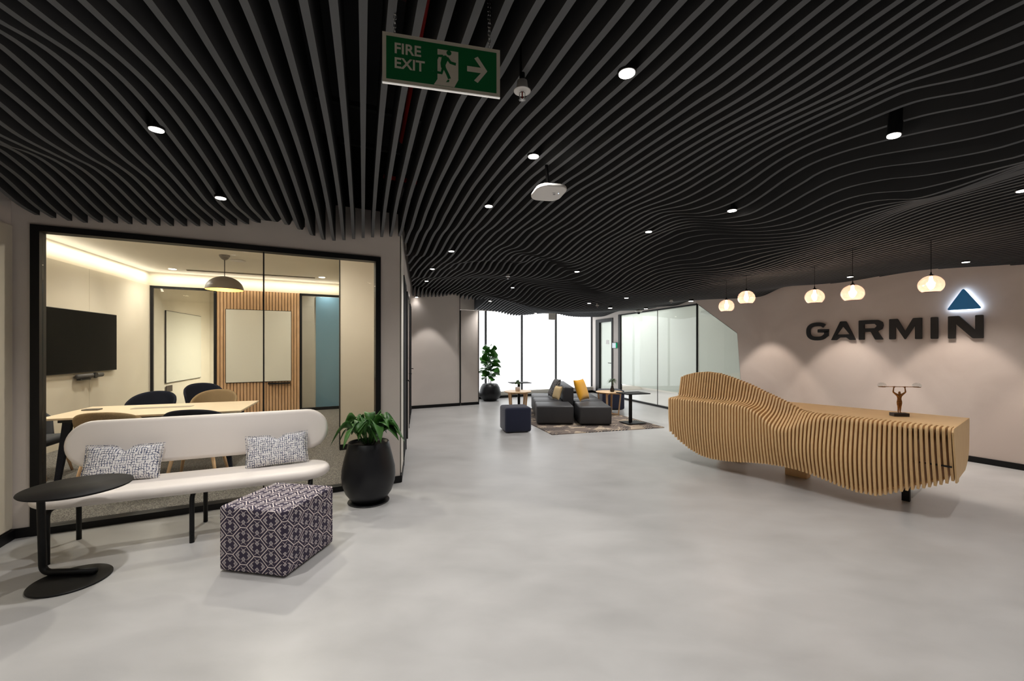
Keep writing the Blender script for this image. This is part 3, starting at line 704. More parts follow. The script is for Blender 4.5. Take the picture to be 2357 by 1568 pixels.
# ---- patterned ottoman
OA = math.atan2(-.092, .488)
ot = thing('ottoman', 'cube ottoman in dark purple and cream geometric hexagon fabric beside the bench', 'ottoman', V(-1.958, 2.845, 0), OA)
bm = new_bm(); box(bm, (.25, .262, .225), (.5, .524, .43))
bmesh.ops.bevel(bm, geom=list(bm.edges), offset=.022, segments=4, affect='EDGES', profile=.6)
bmesh.ops.recalc_face_normals(bm, faces=bm.faces)
uvl = bm.loops.layers.uv.new('UVMap')
for f in bm.faces:
    nrm = f.normal
    for l in f.loops:
        c = l.vert.co
        if abs(nrm.z) > .75: uv = (c.x+.02, c.y+.01)
        elif abs(nrm.y) > abs(nrm.x): uv = (c.x+.02, c.z-.005)
        else: uv = (c.y+.52, c.z-.005)
        l[uvl].uv = uv
obj('cover', bm, M['geo'], ot, smooth=True, recalc=False)
for x, y in ((.06, .06), (.44, .06), (.06, .46), (.44, .46)):
    bm = new_bm(); cyl(bm, (x, y, .006), .02, .012, 16); obj('foot', bm, M['black'], ot)
# ---- big black planter with peace lily
PP = V(-1.40, 4.16, 0)
pl = thing('planter', 'tall egg-shaped black floor planter holding a peace lily beside the glass corner', 'planter', PP)
bm = new_bm(); lathe(bm, [(.001, 0), (.192, 0), (.196, .006), (.192, .012), (.001, .012)], seg=48); obj('saucer', bm, M['pot'], pl)
bm = new_bm(); lathe(bm, [(.001, .012), (.135, .012), (.165, .03), (.215, .10), (.245, .19), (.252, .26), (.246, .34), (.225, .43), (.203, .52), (.19, .578), (.186, .583), (.178, .578), (.172, .55), (.001, .55)], seg=64); obj('pot', bm, M['pot'], pl, smooth=True)
lily = thing('peace_lily', 'leafy green peace lily growing in the tall black planter', 'plant', PP+Z*.552)
bm = new_bm(); lathe(bm, [(.001, 0), (.165, 0), (.165, .006), (.001, .008)], seg=30); obj('soil', bm, M['soil'], lily)
def leaf(bm, base, az, out, up, droop, ln, wd, fold=.25, n=9, tw=0):
    # strap-like stalk then a pointed blade, following an arching path
    d = V(math.cos(az), math.sin(az), 0); s = V(-math.sin(az), math.cos(az), 0)
    pth = []
    for i in range(n+1):
        t = i/n; pth.append(base+d*(out*t)+Z*(up*math.sin(min(t*1.25, 1)*PI/2)-droop*max(0, t-.4)**1.5*3))
    prev = None
    for i, p in enumerate(pth):
        t = i/n
        w_ = wd*(.06 if t < .3 else max(.02, math.sin(PI*min(1, (t-.28)/.72)**.8))**.9)*.5
        sd = (s+Z*tw).normalized()
        row = [bm.verts.new(p-sd*w_+Z*w_*fold), bm.verts.new(p), bm.verts.new(p+sd*w_+Z*w_*fold)]
        if prev:
            bm.faces.new((prev[0], prev[1], row[1], row[0])); bm.faces.new((prev[1], prev[2], row[2], row[1]))
        prev = row
rnd = random.Random(3)
for i in range(50):
    az = i*2.399+rnd.uniform(-.3, .3); f = rnd.random()
    bm = new_bm()
    if i < 20: leaf(bm, V(.05*math.cos(az), .05*math.sin(az), .0), az, .20+.11*f, .17+.13*rnd.random(), .05+.13*f, 0, .115+.03*f, tw=rnd.uniform(-.9, .9))
    else: leaf(bm, V(.03*math.cos(az), .03*math.sin(az), .0), az, .07+.15*f, .18+.15*rnd.random(), .03+.08*f, 0, .10+.03*f, tw=rnd.uniform(-1.1, 1.1))
    o = obj('leaf', bm, M['leaf'], lily, smooth=True, recalc=False)
    sm = o.modifiers.new('sol', 'SOLIDIFY'); sm.thickness = .0012

# ================================================================ fire exit sign
SK = .885; A0 = P(880, 70, 1.675*SK); B0 = P(1150.5, 122, 1.783*SK); B0.z = A0.z-.006
sdir = (B0-A0).normalized(); swd = (B0-A0).length; srz = math.atan2(sdir.y, sdir.x)
sg = thing('fire_exit_sign', 'green FIRE EXIT sign with running figure and arrow hanging on chains from the ceiling', 'sign', (A0+B0)/2-Z*.1*SK, srz)
sg.scale = (SK, SK, SK); swd /= SK; SH = .198
bm = new_bm(); box(bm, (0, 0, 0), (swd, .006, SH)); obj('board', bm, M['signwhite'], sg)
bm = new_bm(); box(bm, (0, -.0034, .0), (swd-.03, .001, SH-.03)); gpn = obj('green_panel', bm, M['signgreen'], sg)
bm = new_bm(); box(bm, (0, -.001, -SH/2-.002), (swd, .008, .004)); obj('bottom_edge', bm, mat('sign_edge', (240, 238, 232), .3, emis=(240, 236, 228), estr=.35), sg)
def text_mesh(txt, size, off=.0, ext=.0006):
    c = bpy.data.curves.new('t', 'FONT'); c.body = txt; c.size = size; c.offset = off; c.extrude = ext; c.align_x = 'LEFT'
    o = bpy.data.objects.new('t', c); COL.objects.link(o); dg = bpy.context.evaluated_depsgraph_get(); dg.update()
    me = bpy.data.meshes.new_from_object(o.evaluated_get(dg)); bpy.data.objects.remove(o); return me
def sign_text(txt, x, z, size, sx=1):
    me = text_mesh(txt, size, .0012); me.transform(Matrix.Translation((x, -.0046, z)) @ Matrix.Rotation(PI/2, 4, 'X') @ Matrix.Diagonal((sx, 1, 1, 1)))
    mobj('lettering', me, M['signwhite'], gpn)
sign_text('FIRE', -.192, .020, .058, 1.0); sign_text('EXIT', -.192, -.038, .058, 1.0)
def flat(name, polys, m, y=-.0046, par=gpn):
    bm = new_bm()
    for p in polys: prism(bm, [V(x, y, z) for x, z in p], (0, .0008, 0))
    return obj(name, bm, m, par)
flat('arrow', [[(.098, .012), (.155, .012), (.128, .047), (.142, .056), (.182, .001), (.142, -.052), (.127, -.044), (.155, -.010), (.098, -.010)]], M['signwhite'])
flat('doorway', [[(-.022, .062), (.062, .062), (.062, -.052), (.05, -.075), (.046, -.083), (-.036, -.083), (-.022, -.060), (-.022, -.038), (-.04, -.030), (-.022, -.028)]], M['signwhite'])
def limb(pts, w):
    out = []; P_ = [Vector((a, b)) for a, b in pts]
    L, R = [], []
    for i, p in enumerate(P_):
        t = (P_[min(i+1, len(P_)-1)]-P_[max(i-1, 0)]).normalized(); nn = Vector((-t.y, t.x))*w/2
        L.append(tuple(p+nn)); R.append(tuple(p-nn))
    return L+R[::-1]
hd = [(.024+.010*math.cos(a*PI/8), .052+.010*math.sin(a*PI/8)) for a in range(16)]
fig = [hd, [(-.004, .036), (.012, .040), (.022, .028), (.010, .0), (.012, -.012), (-.008, -.012), (-.010, .006)],
       limb([(.016, .032), (.030, .014), (.052, .010)], .011), limb([(.0, .036), (-.020, .034), (-.028, .016)], .010),
       limb([(.004, -.008), (.018, -.034), (.026, -.052)], .012), limb([(.002, -.006), (-.006, -.034), (-.038, -.032)], .011), [(.012, -.068), (.024, -.066), (.026, -.058), (.020, -.056)]]
for i, p in enumerate(fig):
    pass
flat('running_figure', fig, M['signgreen'], -.0056)
for cx_ in (-swd/2+.048, swd/2-.045):
    for dx_ in (-.012, .012):
        bm = new_bm(); nlk = 60; z0 = SH/2-.008
        for i in range(nlk):
            z_ = z0+i*.0165; x_ = cx_+dx_*min(1, i/26)
            mt = Matrix.Translation((x_, 0, z_+.008)) @ Matrix.Rotation(PI/2 if i % 2 else 0, 4, 'Z')
            pts = [mt @ V(.0042*math.cos(a*PI/5), 0, .0105*math.sin(a*PI/5)) for a in range(10)]
            tube(bm, pts+[pts[0]], .0011, 5, cap=False)
        obj('chain', bm, M['chrome'], sg, smooth=True)

# ---- sprinklers and detectors
def sprinkler(px, py, label, off=-.03, s=1.0, wide=False, Y=None):
    p = P(px, py, Y) if Y else hitceil(px, py, off); t = thing('sprinkler', label, 'sprinkler', p, 0, 'ceiling sprinklers')
    bm = new_bm(); lathe(bm, [(.014, .002), (.024, .004), (.036, .0), (.037, .003), (.026, .010), (.022, .045), (.001, .045)], seg=28); obj('cup', bm, M['whitepl'], t, smooth=True)
    bm = new_bm(); cyl(bm, (0, 0, .15), .012, .22, 12); obj('drop_pipe', bm, M['black'], t)
    bm = new_bm(); tube(bm, [V(.003, 0, .0), V(.012, 0, -.006), V(.012, 0, -.022), V(.002, 0, -.034)], .002, 6); tube(bm, [V(-.003, 0, .0), V(-.012, 0, -.006), V(-.012, 0, -.022), V(-.002, 0, -.034)], .002, 6); obj('frame_arms', bm, M['chrome'], t, smooth=True)
    bm = new_bm(); cyl(bm, (0, 0, -.016), .0032, .03, 10); obj('bulb', bm, mat('bulb_red', (120, 30, 20), .2), t)
    bm = new_bm()
    for k in range(10):
        a = k*PI/5; box(bm, (.010*math.cos(a), .010*math.sin(a), -.036), (.010, .003, .0012), a)
    cyl(bm, (0, 0, -.036), .007, .0015, 14); obj('deflector', bm, M['chrome'], t)
    return t
sprinkler(1202, 211, 'ceiling sprinkler with white cup right of the fire exit sign', Y=1.85)
sprinkler(1169, 637, 'small ceiling sprinkler above the far lounge', -.04)
sprinkler(1545, 694, 'small ceiling sprinkler above the glass partition', -.03)
sprinkler(1375, 704, 'small ceiling sprinkler near the window bays', -.02)
p = P(1263, 443, 3.0)
ap = thing('wireless_access_point', 'white rounded square wireless access point hanging under the baffles', 'access point', p, .25); ap.rotation_euler = (-.12, -.04, .30)
bm = new_bm(); prism(bm, [V(x, y, -.012) for x, y in roundrect(.225, .225, .07, 8)], (0, 0, .024)); obj('body', bm, M['whitepl'], ap, smooth=False, bevel=.008, seg=3)
bm = new_bm(); box(bm, (0, 0, .03), (.10, .10, .035)); obj('bracket', bm, M['black'], ap)
bm = new_bm(); cyl(bm, (0, 0, .14), .012, .2, 12); obj('rod', bm, M['black'], ap)
bm = new_bm(); box(bm, (.03, -.02, -.0125), (.022, .005, .001)); box(bm, (.04, .0, -.0125), (.016, .012, .001)); obj('marking', bm, mat('ap_grey', (120, 120, 124), .5), ap)
bm = new_bm(); cyl(bm, (.066, -.018, -.0125), .0025, .001, 10); obj('led', bm, emat('ap_led', (190, 220, 255), 6), ap)
p = P(1470, 719, 10.9)
dc = thing('dome_camera', 'white dome security camera on a black stem above the glass partition', 'camera', p)
bm = new_bm(); lathe(bm, [(.10, .05), (.09, .02), (.05, .0), (.001, -.001)][::-1]+[(.04, .07), (.001, .07)], seg=30); obj('housing', bm, M['whitepl'], dc, smooth=True)
bm = new_bm(); lathe(bm, [(.001, -.05), (.025, -.042), (.04, -.02), (.045, .002), (.001, .002)], seg=24); obj('dome', bm, M['black'], dc, smooth=True)
bm = new_bm(); cyl(bm, (0, 0, .16), .018, .2, 12); obj('stem', bm, M['black'], dc)

# ================================================================ lounge
rg = thing('rug', 'grey brown and cream patterned rug under the charcoal lounge seating', 'rug', V(.687, 7.28, 0), math.atan2(.297, .955))
bm = new_bm(); box(bm, (1.13, 1.55, .006), (2.26, 3.1, .012)); obj('pile', bm, M['rug'], rg)
def stool(x, y, w_, h_, rz, label):
    t = thing('pouf', label, 'pouf', V(x, y, 0), rz, 'navy cube poufs')
    rblock('cushion_block', (w_, w_, h_-.01), .045, M['navy'], t, (0, 0, .01)); 
    bm = new_bm(); box(bm, (0, 0, .006), (w_-.12, w_-.12, .012)); obj('base', bm, M['black'], t); return t
stool(.06, 7.69, .48, .445, .237, 'navy blue cube pouf standing in front of the left round wooden table')
stool(2.42, 10.45, .54, .47, .05, 'navy blue cube pouf behind the right round wooden table')
grp = 'charcoal leather lounge blocks'
def block(x0, x1, y0, y1, label, h_=.375):
    t = thing('sofa_block', label, 'lounge seat', V((x0+x1)/2, (y0+y1)/2, .012), 0, grp)
    rblock('seat', (x1-x0, y1-y0, h_-.03), .035, M['leather'], t, (0, 0, .018)); bm = new_bm(); box(bm, (0, 0, .009), (x1-x0-.08, y1-y0-.08, .018)); obj('plinth', bm, M['black'], t)
block(.475, 1.19, 8.17, 8.87, 'charcoal leather lounge block at the front left of the rug')
block(.475, 1.075, 8.89, 9.66, 'charcoal leather lounge block behind the front left block, under the patterned pillows')
block(.475, 1.075, 9.68, 10.5, 'charcoal leather lounge block at the back left, nearest the windows')
block(1.29, 1.90, 8.09, 8.85, 'charcoal leather lounge block at the front right of the rug')
block(1.30, 1.92, 8.87, 9.62, 'charcoal leather lounge block in the middle of the right row')
block(1.30, 1.94, 9.64, 10.45, 'charcoal leather lounge block at the back right, nearest the windows')
br = thing('sofa_divider', 'charcoal leather backrest block standing between the two rows of lounge blocks', 'lounge backrest', V(1.187, 9.7, .012))
rblock('backrest', (.205, 1.62, .66), .03, M['leather'], br)
cushion('cushion', .46, .46, .13, M['bw'], 'black and white speckled cushion leaning on the left of the lounge backrest', 'cushion', V(.86, 9.55, .385), (-.42, 0, -PI/2+.15))
cushion('cushion', .30, .30, .11, M['beigef'], 'small beige cushion in front of the speckled one on the lounge', 'cushion', V(.93, 9.12, .385), (-.30, 0, -PI/2+.35))
cushion('cushion', .47, .47, .13, M['mustard'], 'mustard yellow cushion leaning on the right of the lounge backrest', 'cushion', V(1.54, 9.0, .385), (-.34, 0, PI/2-.6))
def round_table(x, y, d_, h_, rz, label):
    t = thing('round_table', label, 'side table', V(x, y, .013), rz, 'round wooden side tables')
    bm = new_bm(); lathe(bm, [(.001, h_-.026), (d_/2-.02, h_-.026), (d_/2, h_-.012), (d_/2, h_-.004), (d_/2-.004, h_), (.001, h_)], seg=56); obj('tabletop', bm, M['oaktop'], t)
    for k in range(4):
        a = PI/4+k*PI/2; c_, s_ = math.cos(a), math.sin(a); bm = new_bm()
        R0, R1 = d_*.42, d_*.34; tp = V(-s_, c_, 0)*.022; tn = V(c_, s_, 0)*.012
        a0 = V(c_*R0, s_*R0, h_-.026); a1 = V(c_*R1, s_*R1, 0)
        v0 = [bm.verts.new(a0+q) for q in (tp+tn, -tp+tn, -tp-tn, tp-tn)]; v1 = [bm.verts.new(a1+q) for q in (tp*.7+tn, -tp*.7+tn, -tp*.7-tn, tp*.7-tn)]
        for i in range(4): bm.faces.new((v0[i], v0[(i+1) % 4], v1[(i+1) % 4], v1[i]))
        bm.faces.new(v0[::-1]); bm.faces.new(v1); obj('leg', bm, M['oak'], t)
    bm = new_bm()
    for a in (PI/4, -PI/4): box(bm, (0, 0, .02), (d_*.68, .03, .022), a)
    obj('stretcher', bm, M['oak'], t)
    bm = new_bm()
    for a in (PI/4, -PI/4): box(bm, (0, 0, h_-.045), (d_*.84, .03, .03), a)
    obj('apron', bm, M['oak'], t); return t
round_table(.127, 9.4, .60, .525, .1, 'round wooden side table behind the front navy pouf, with a small white pot')
round_table(2.16, 9.45, .59, .51, .35, 'round wooden side table right of the lounge blocks, with a dark vase')
def laptop_table(x, y, rz, h_, label, dx=0, tw=.46, td=.34):
    t = thing('laptop_table', label, 'side table', V(x, y, .0125 if x > 1 else 0), rz, 'black laptop tables')
    bm = new_bm(); box(bm, (dx, 0, h_-.009), (tw, td, .018)); obj('tabletop', bm, M['tabletopblack'], t, bevel=.004)
    bm = new_bm(); box(bm, (0, 0, h_/2), (.06, .03, h_-.02)); obj('post', bm, M['black'], t)
    bm = new_bm(); box(bm, (.05, 0, .018), (.40, .34, .010)); obj('base', bm, M['black'], t, bevel=.003); return t
laptop_table(2.32, 8.34, .32, .60, 'black laptop table with square base standing on the right of the rug', .06, .52, .40)
laptop_table(.17, 10.5, .30, .64, 'black laptop table behind the left round wooden table, against the windows', .02, .50, .36)
# small plants
def pot(px, py, x, y, z, prof, m, label, kind):
    t = thing('plant_pot', label, 'plant pot', V(x, y, z)); bm = new_bm(); lathe(bm, prof, seg=28); obj('pot', bm, m, t, smooth=True)
    return t
pot(0, 0, .127, 9.38, .526, [(.001, 0), (.045, 0), (.055, .04), (.056, .09), (.05, .105), (.046, .1), (.001, .09)], mat('blush_pot', (206, 192, 184), .6), 'small pale pot on the left round wooden table', 0)
sp = thing('succulent', 'small green succulent in the pale pot on the left round table', 'plant', V(.127, 9.38, .526+.09))
rnd = random.Random(5)
for i in range(20):
    bm = new_bm(); a = i*2.4; f = rnd.uniform(.35, 1); q = bmesh.ops.create_icosphere(bm, subdivisions=2, radius=1)
    mt = Matrix.Translation((.045*math.cos(a)*f, .045*math.sin(a)*f, .04+.10*(1-f*.6)+rnd.uniform(0, .03))) @ Matrix.Rotation(a, 4, 'Z') @ Matrix.Rotation(-.8*f, 4, 'Y') @ Matrix.Diagonal((.012, .018, .034, 1))
    bmesh.ops.transform(bm, matrix=mt, verts=bm.verts); obj('leaf', bm, M['palm'], sp, smooth=True)
bm = new_bm(); cyl(bm, (0, 0, .05), .006, .1, 8); obj('stem', bm, M['stem'], sp)
pot(0, 0, 2.20, 9.35, .524, [(.001, 0), (.034, 0), (.05, .03), (.052, .06), (.03, .10), (.028, .13), (.022, .125), (.001, .12)], mat('dark_vase', (40, 28, 24), .3), 'small dark brown vase on the right round wooden table', 0)
gp_ = thing('bonsai_plant', 'small bushy spiky plant in the dark vase on the right round table', 'plant', V(2.20, 9.35, .524+.12))
bm = new_bm(); tube(bm, [V(0, 0, 0), V(.01, 0, .05), V(0, 0, .09)], .010, 8); obj('stem', bm, M['stem'], gp_)
for i in range(46):
    a = i*2.4; f = rnd.uniform(.3, 1); bm = new_bm(); leaf(bm, V(0, 0, .08), a, .06+.08*f, .02+.09*rnd.random(), .07*f, 0, .016, n=5)
    obj('leaf', bm, M['palm'], gp_, smooth=True, recalc=False)
# fiddle leaf fig
FP = V(-.62, 12.02, 0)
fpot = thing('planter', 'round black bowl planter with the fiddle leaf fig by the windows', 'planter', FP)
bm = new_bm(); lathe(bm, [(.001, 0), (.16, 0), (.24, .05), (.30, .15), (.305, .25), (.27, .38), (.215, .47), (.205, .475), (.19, .46), (.001, .43)], seg=48); obj('pot', bm, M['pot'], fpot, smooth=True)
fig_ = thing('fiddle_leaf_fig', 'fiddle leaf fig with big glossy leaves in the round black planter', 'plant', FP+Z*.43)
bm = new_bm(); tube(bm, [V(.02, 0, 0), V(.03, 0, .35), V(.0, .02, .75), V(-.02, 0, .98)], [.012, .011, .009, .006], 8)
tube(bm, [V(-.02, 0, 0), V(-.04, 0, .3), V(-.07, .02, .6), V(-.10, 0, .85)], [.011, .01, .008, .006], 8); obj('stem', bm, M['stem'], fig_, smooth=True)
rnd = random.Random(11)
for i in range(64):
    t_ = i/63; a = i*2.4+rnd.uniform(-.3, .3); z_ = .22+.80*t_; xo = -.05 if i % 2 else .02
    ln = .24+.08*math.sin(PI*min(1, t_*1.1))+rnd.uniform(-.03, .03); upa = .1+.8*t_+rnd.uniform(-.25, .25)
    bm = new_bm(); nn = 7; prev = None; d = V(math.cos(a), math.sin(a), 0); s = (V(-math.sin(a), math.cos(a), 0)+Z*rnd.uniform(-1.1, 1.1)).normalized()
    for j in range(nn+1):
        q = j/nn; wv = ln*.43*(math.sin(PI*min(1, max(0, (q-.1)/.92))**1.15)**.8 if 0 < q < 1 else .04)*(1 if q > .45 else .8)
        p = V(xo, 0, z_)+d*(ln*q*math.cos(upa))+Z*(ln*q*math.sin(upa)-ln*.35*q*q)
        row = [bm.verts.new(p-s*wv+Z*wv*.2), bm.verts.new(p), bm.verts.new(p+s*wv+Z*wv*.2)]
        if prev: bm.faces.new((prev[0], prev[1], row[1], row[0])); bm.faces.new((prev[1], prev[2], row[2], row[1]))
        prev = row
    o = obj('leaf', bm, M['figleaf'], fig_, smooth=True, recalc=False)
# room booking screen beside the door
p = QW(.56, 1.56, .03); sc = thing('room_booking_screen', 'small white tablet with a green light strip beside the far door', 'tablet', p, math.atan2(QD.y, QD.x))
bm = new_bm(); box(bm, (0, 0, 0), (.23, .03, .17)); obj('housing', bm, M['black'], sc)
bm = new_bm(); box(bm, (.01, .0165, 0), (.20, .004, .15)); obj('screen', bm, emat('tablet_screen', (226, 238, 246), .95), sc)
bm = new_bm(); box(bm, (-.112, .002, 0), (.006, .034, .15)); obj('light_strip', bm, emat('tablet_green', (30, 190, 130), 1.6), sc)
# bench and ring lamp in the room behind the partition
p = QW(-1.2, 0, -1.6); bs = thing('window_bench', 'blurred pale bench with white cushion behind the frosted partition', 'bench', p, math.atan2(W.y, W.x))
bm = new_bm(); box(bm, (0, 0, .40), (1.5, .45, .06)); obj('seat', bm, M['white'], bs, bevel=.01)
for x in (-.65, .65):
    bm = new_bm(); box(bm, (x, 0, .185), (.04, .4, .37)); obj('leg', bm, M['chrome'], bs)
p = GM(4.6, 2.36, -1.3); rl = thing('ring_pendant', 'black ring pendant lamp seen through the top of the corner glass', 'pendant lamp', p)
bm = new_bm(); pts = [V(.42*math.cos(a*PI/20), .42*math.sin(a*PI/20), 0) for a in range(41)]
for a, b in zip(pts, pts[1:]):
    d = (b-a); box(bm, (a+b)/2, (d.length+.006, .03, .06), math.atan2(d.y, d.x))
rg_ = obj('ring', bm, M['black'], rl)
bm = new_bm()
for a, b in zip(pts, pts[1:]):
    d = (b-a); box(bm, (a+b)/2-Z*.032, (d.length+.004, .024, .006), math.atan2(d.y, d.x))
obj('light_strip', bm, emat('ring_led', (255, 250, 244), 5), rg_)
for k in range(3):
    a = k*2*PI/3; bm = new_bm(); tube(bm, [V(.42*math.cos(a), .42*math.sin(a), .03), V(0, 0, .58)], .002, 5); obj('cable', bm, M['black'], rl)
# ================================================================ reception desk
R0 = V(3.73, 3.60, 0); DA = V(-.607, .795, 0); DP = V(.795, .607, 0); ZT = .82
def dpt(s, q, z): return R0+DA*s+DP*q+Z*z
def pix2(px, py, q):                                 # (s, z) on the vertical plane at offset q
    r = (px-CX)/FPX; b = R0+DP*q
    s = (r*b.y-b.x)/(DA.x-r*DA.y); p = b+DA*s; return s, CH+(HY-py)/FPX*p.y
def curve(px, q):
    a = sorted(pix2(x, y, q) for x, y in px); xs = [v[0] for v in a]; zs = [v[1] for v in a]
    return lambda s: float(np.interp(s, xs, zs))
fb = curve([(1538, 993.5), (1557, 1016.6), (1579.5, 1036), (1605, 1051), (1629.5, 1059), (1666, 1064.7), (1722, 1068), (1759, 1070.8), (1796, 1075.8), (1829, 1082), (1860.6, 1091.5), (1897.6, 1106), (1927, 1118.5), (1969.7, 1134), (2014.5, 1143), (2026, 1142), (2076, 1135), (2123, 1131.5), (2170, 1124.4), (2201, 1112.6)], -.10)
fh = curve([(1564, 870.5), (1579.5, 863), (1601.7, 857.6), (1629.5, 855.7), (1657, 859.4), (1685, 868.7), (1722, 883.5), (1759, 901), (1796, 915.8), (1824, 927), (1851, 940), (1870, 947)], .24)
SMAX = 2.63; NS = 77
print('desk z', [round(fb(s), 3) for s in (0, .5, 1, 1.5, 2, 2.6)], [round(fh(s), 3) for s in (1, 1.3, 1.6, 2, 2.3, 2.6)])
desk = thing('reception_desk', 'long sculptural slatted blond wood reception desk with a rising wave back', 'reception desk', dpt(1.3, .35, 0))
db = Vector(desk.location)
def sm(a, b, x): t = min(1, max(0, (x-a)/(b-a))); return t*t*(3-2*t)
def front(s):
    """polyline of the slat's outer edge in (q, z), bottom to back top"""
    zb = fb(s); qt = -.09+.09*(1-sm(0, .12, s))*.3
    left = sm(.85, 1.75, s)                          # 0 = counter zone, 1 = ledge and raised back zone
    hum = fh(s) if s > 1.0 else ZT
    hum = max(ZT, hum)
    # lower shoulder
    z1 = ZT*(1-left)+(.835)*left
    dip = math.exp(-((s-1.27)/.25)**2)
    z1 -= .20*dip; q1 = qt-.07*dip-.0*left
    bel = .10*math.exp(-((s-.85)/.45)**2)
    lead = .17*(1-sm(0, .5, s))                      # slats lean back at the right end
    pts = [(qt+.02-bel*.25+lead+.04*left*(1-sm(2.4, 2.65, s)), zb), (qt-bel+lead*.5, zb+(z1-zb)*.45), (q1, z1)]
    if left > .02:
        q2 = (.15)*left+(-.02)*(1-left); z2 = z1+.012*left+(.06*(1-left))+.10*dip
        q3 = (.24-.03*sm(1.6, 2.2, s))*left+.04*(1-left); z3 = hum
        pts += [(q2, min(z2, z3-.006)), (q3, z3)]
        pts += [(q3+.07, z3)]
    else:
        pts += [(.16, ZT)]
    return pts
def rnd_poly(pts, rads):
    P_ = [Vector((a, b, 0)) for a, b in pts]; out = [P_[0]]
    for i in range(1, len(P_)-1):
        a, b, c = P_[i-1], P_[i], P_[i+1]; r = min(rads[i], (a-b).length*.48, (c-b).length*.48)
        if (a-b).length < 1e-5 or (c-b).length < 1e-5: continue
        p0 = b+(a-b).normalized()*r; p1 = b+(c-b).normalized()*r
        for k in range(6): t = k/5; out.append(p0*(1-t)**2+b*2*t*(1-t)+p1*t*t)
    out.append(P_[-1]); return out
for i in range(NS):
    s = SMAX*(i+.5)/NS; f = front(s)
    rads = [0, .3, .05-.02*sm(1.7, 2.2, s)]+([.09-.06*sm(1.6, 2.2, s), .02] if len(f) > 4 else [.05])+[.05]*3
    outer = rnd_poly(f, rads)
    # inner edge: offset of the outer one
    inner = []; D_ = .13
    for k, p in enumerate(outer):
        t = (outer[min(k+1, len(outer)-1)]-outer[max(k-1, 0)]).normalized(); nn = Vector((t.y, -t.x, 0))
        inner.append(p+nn*.13)
    if len(f) > 4:                                    # raised back: straight drop behind the hump
        last = outer[-1]; inner[-1] = Vector((last.x+.0, last.y-.12, 0))
    bm = new_bm(); th = .0095
    if len(f) > 4: pass
    ring = [(p.x, p.y) for p in outer]; rin = [(p.x, max(p.y, .0)) for p in inner]
    cols = []
    for (qo, zo), (qi, zi) in zip(ring, rin):
        cols.append([bm.verts.new(dpt(s+d_, q_, z_)-db) for d_, q_, z_ in ((-th, qo, zo), (th, qo, zo), (th, qi, zi), (-th, qi, zi))])
    for a, b in zip(cols, cols[1:]):
        for j in range(4): bm.faces.new((a[j], a[(j+1) % 4], b[(j+1) % 4], b[j]))
    bm.faces.new(cols[0][::-1]); bm.faces.new(cols[-1])
    obj('slat', bm, M['deskwood'], desk, smooth=False)
# panel added behind the raised wave to stop washer light between the slats
ss_ = np.linspace(1.12, 2.58, 40); bm = new_bm(); ra = []; rb = []
for s_ in ss_:
    zt_ = max(ZT, fh(s_))-.035; q_ = .24*sm(.85, 1.75, s_)+.04*(1-sm(.85, 1.75, s_))+.075
    ra.append([bm.verts.new(dpt(s_, q_+dq, zz)-db) for dq, zz in ((0, .5), (.012, .5), (.012, zt_), (0, zt_))])
for a, b in zip(ra, ra[1:]):
    for j in range(4): bm.faces.new((a[j], a[(j+1) % 4], b[(j+1) % 4], b[j]))
bm.faces.new(ra[0][::-1]); bm.faces.new(ra[-1]); obj('light_stop_panel', bm, mat('light_stop_panel', (120, 84, 54), .7), desk)
# right end panel
s0 = 0; z0 = fb(.03)
side = [(-.05+.16, z0), (-.07, ZT-.05), (-.085, ZT-.03), (-.06, ZT-.004), (-.03, ZT), (.84, ZT), (.85, ZT-.01), (.84, .60), (.82, .52), (.76, .44), (.68, .40), (.58, .365), (.22, .355), (.20, z0)]
bm = new_bm(); prism(bm, [dpt(-.012, q, z)-db for q, z in side], DA*.012); obj('end_panel', bm, M['deskwood'], desk)
# counter top
bm = new_bm(); prism(bm, [dpt(s, q, ZT-.03)-db for s, q in ((.0, .075), (1.02, .075), (1.25, .30), (2.55, .34), (2.55, .80), (2.4, .85), (.0, .85))], Z*.0295); obj('counter_top', bm, M['desktop'], desk)
# inner panel, dowels, legs
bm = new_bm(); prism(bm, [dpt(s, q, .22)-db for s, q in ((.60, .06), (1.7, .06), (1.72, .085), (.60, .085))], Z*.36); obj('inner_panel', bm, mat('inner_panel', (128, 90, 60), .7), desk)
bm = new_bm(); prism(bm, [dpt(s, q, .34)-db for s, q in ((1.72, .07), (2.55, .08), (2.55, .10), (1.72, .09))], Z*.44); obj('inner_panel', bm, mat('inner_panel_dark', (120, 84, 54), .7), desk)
for o_ in (.09,):
    bm = new_bm(); tube(bm, [dpt(s, front(s)[0][0]+.045, fb(s)+.045)-db for s in np.linspace(.06, 2.58, 60)], .011, 8); obj('dowel', bm, M['deskwood'], desk, smooth=True)
bm = new_bm(); tube(bm, [dpt(s, .03, .48)-db for s in (.01, .45)], .008, 8); obj('dowel', bm, M['black'], desk)
bm = new_bm(); box(bm, F(2090, 1155)+V(.01, .03, .38)-db, (.05, .06, .76), math.atan2(DP.y, DP.x)); obj('leg', bm, M['black'], desk)
q_ = F(2090, 1155)+DP*.42; bm = new_bm(); box(bm, q_+V(0, 0, .39)-db, (.5, .012, .78), math.atan2(DP.y, DP.x)); obj('acrylic_leg', bm, M['acrylic'], desk)
q_ = dpt(1.33, .52, 0); bm = new_bm(); box(bm, q_+V(0, 0, .10)-db, (.22, .12, .20), math.atan2(DA.y, DA.x)); obj('leg', bm, M['deskwood'], desk)
q_ = dpt(2.15, .66, 0); bm = new_bm(); box(bm, q_+V(0, 0, .30)-db, (.30, .16, .60), math.atan2(DA.y, DA.x)); obj('leg', bm, M['deskwood'], desk)

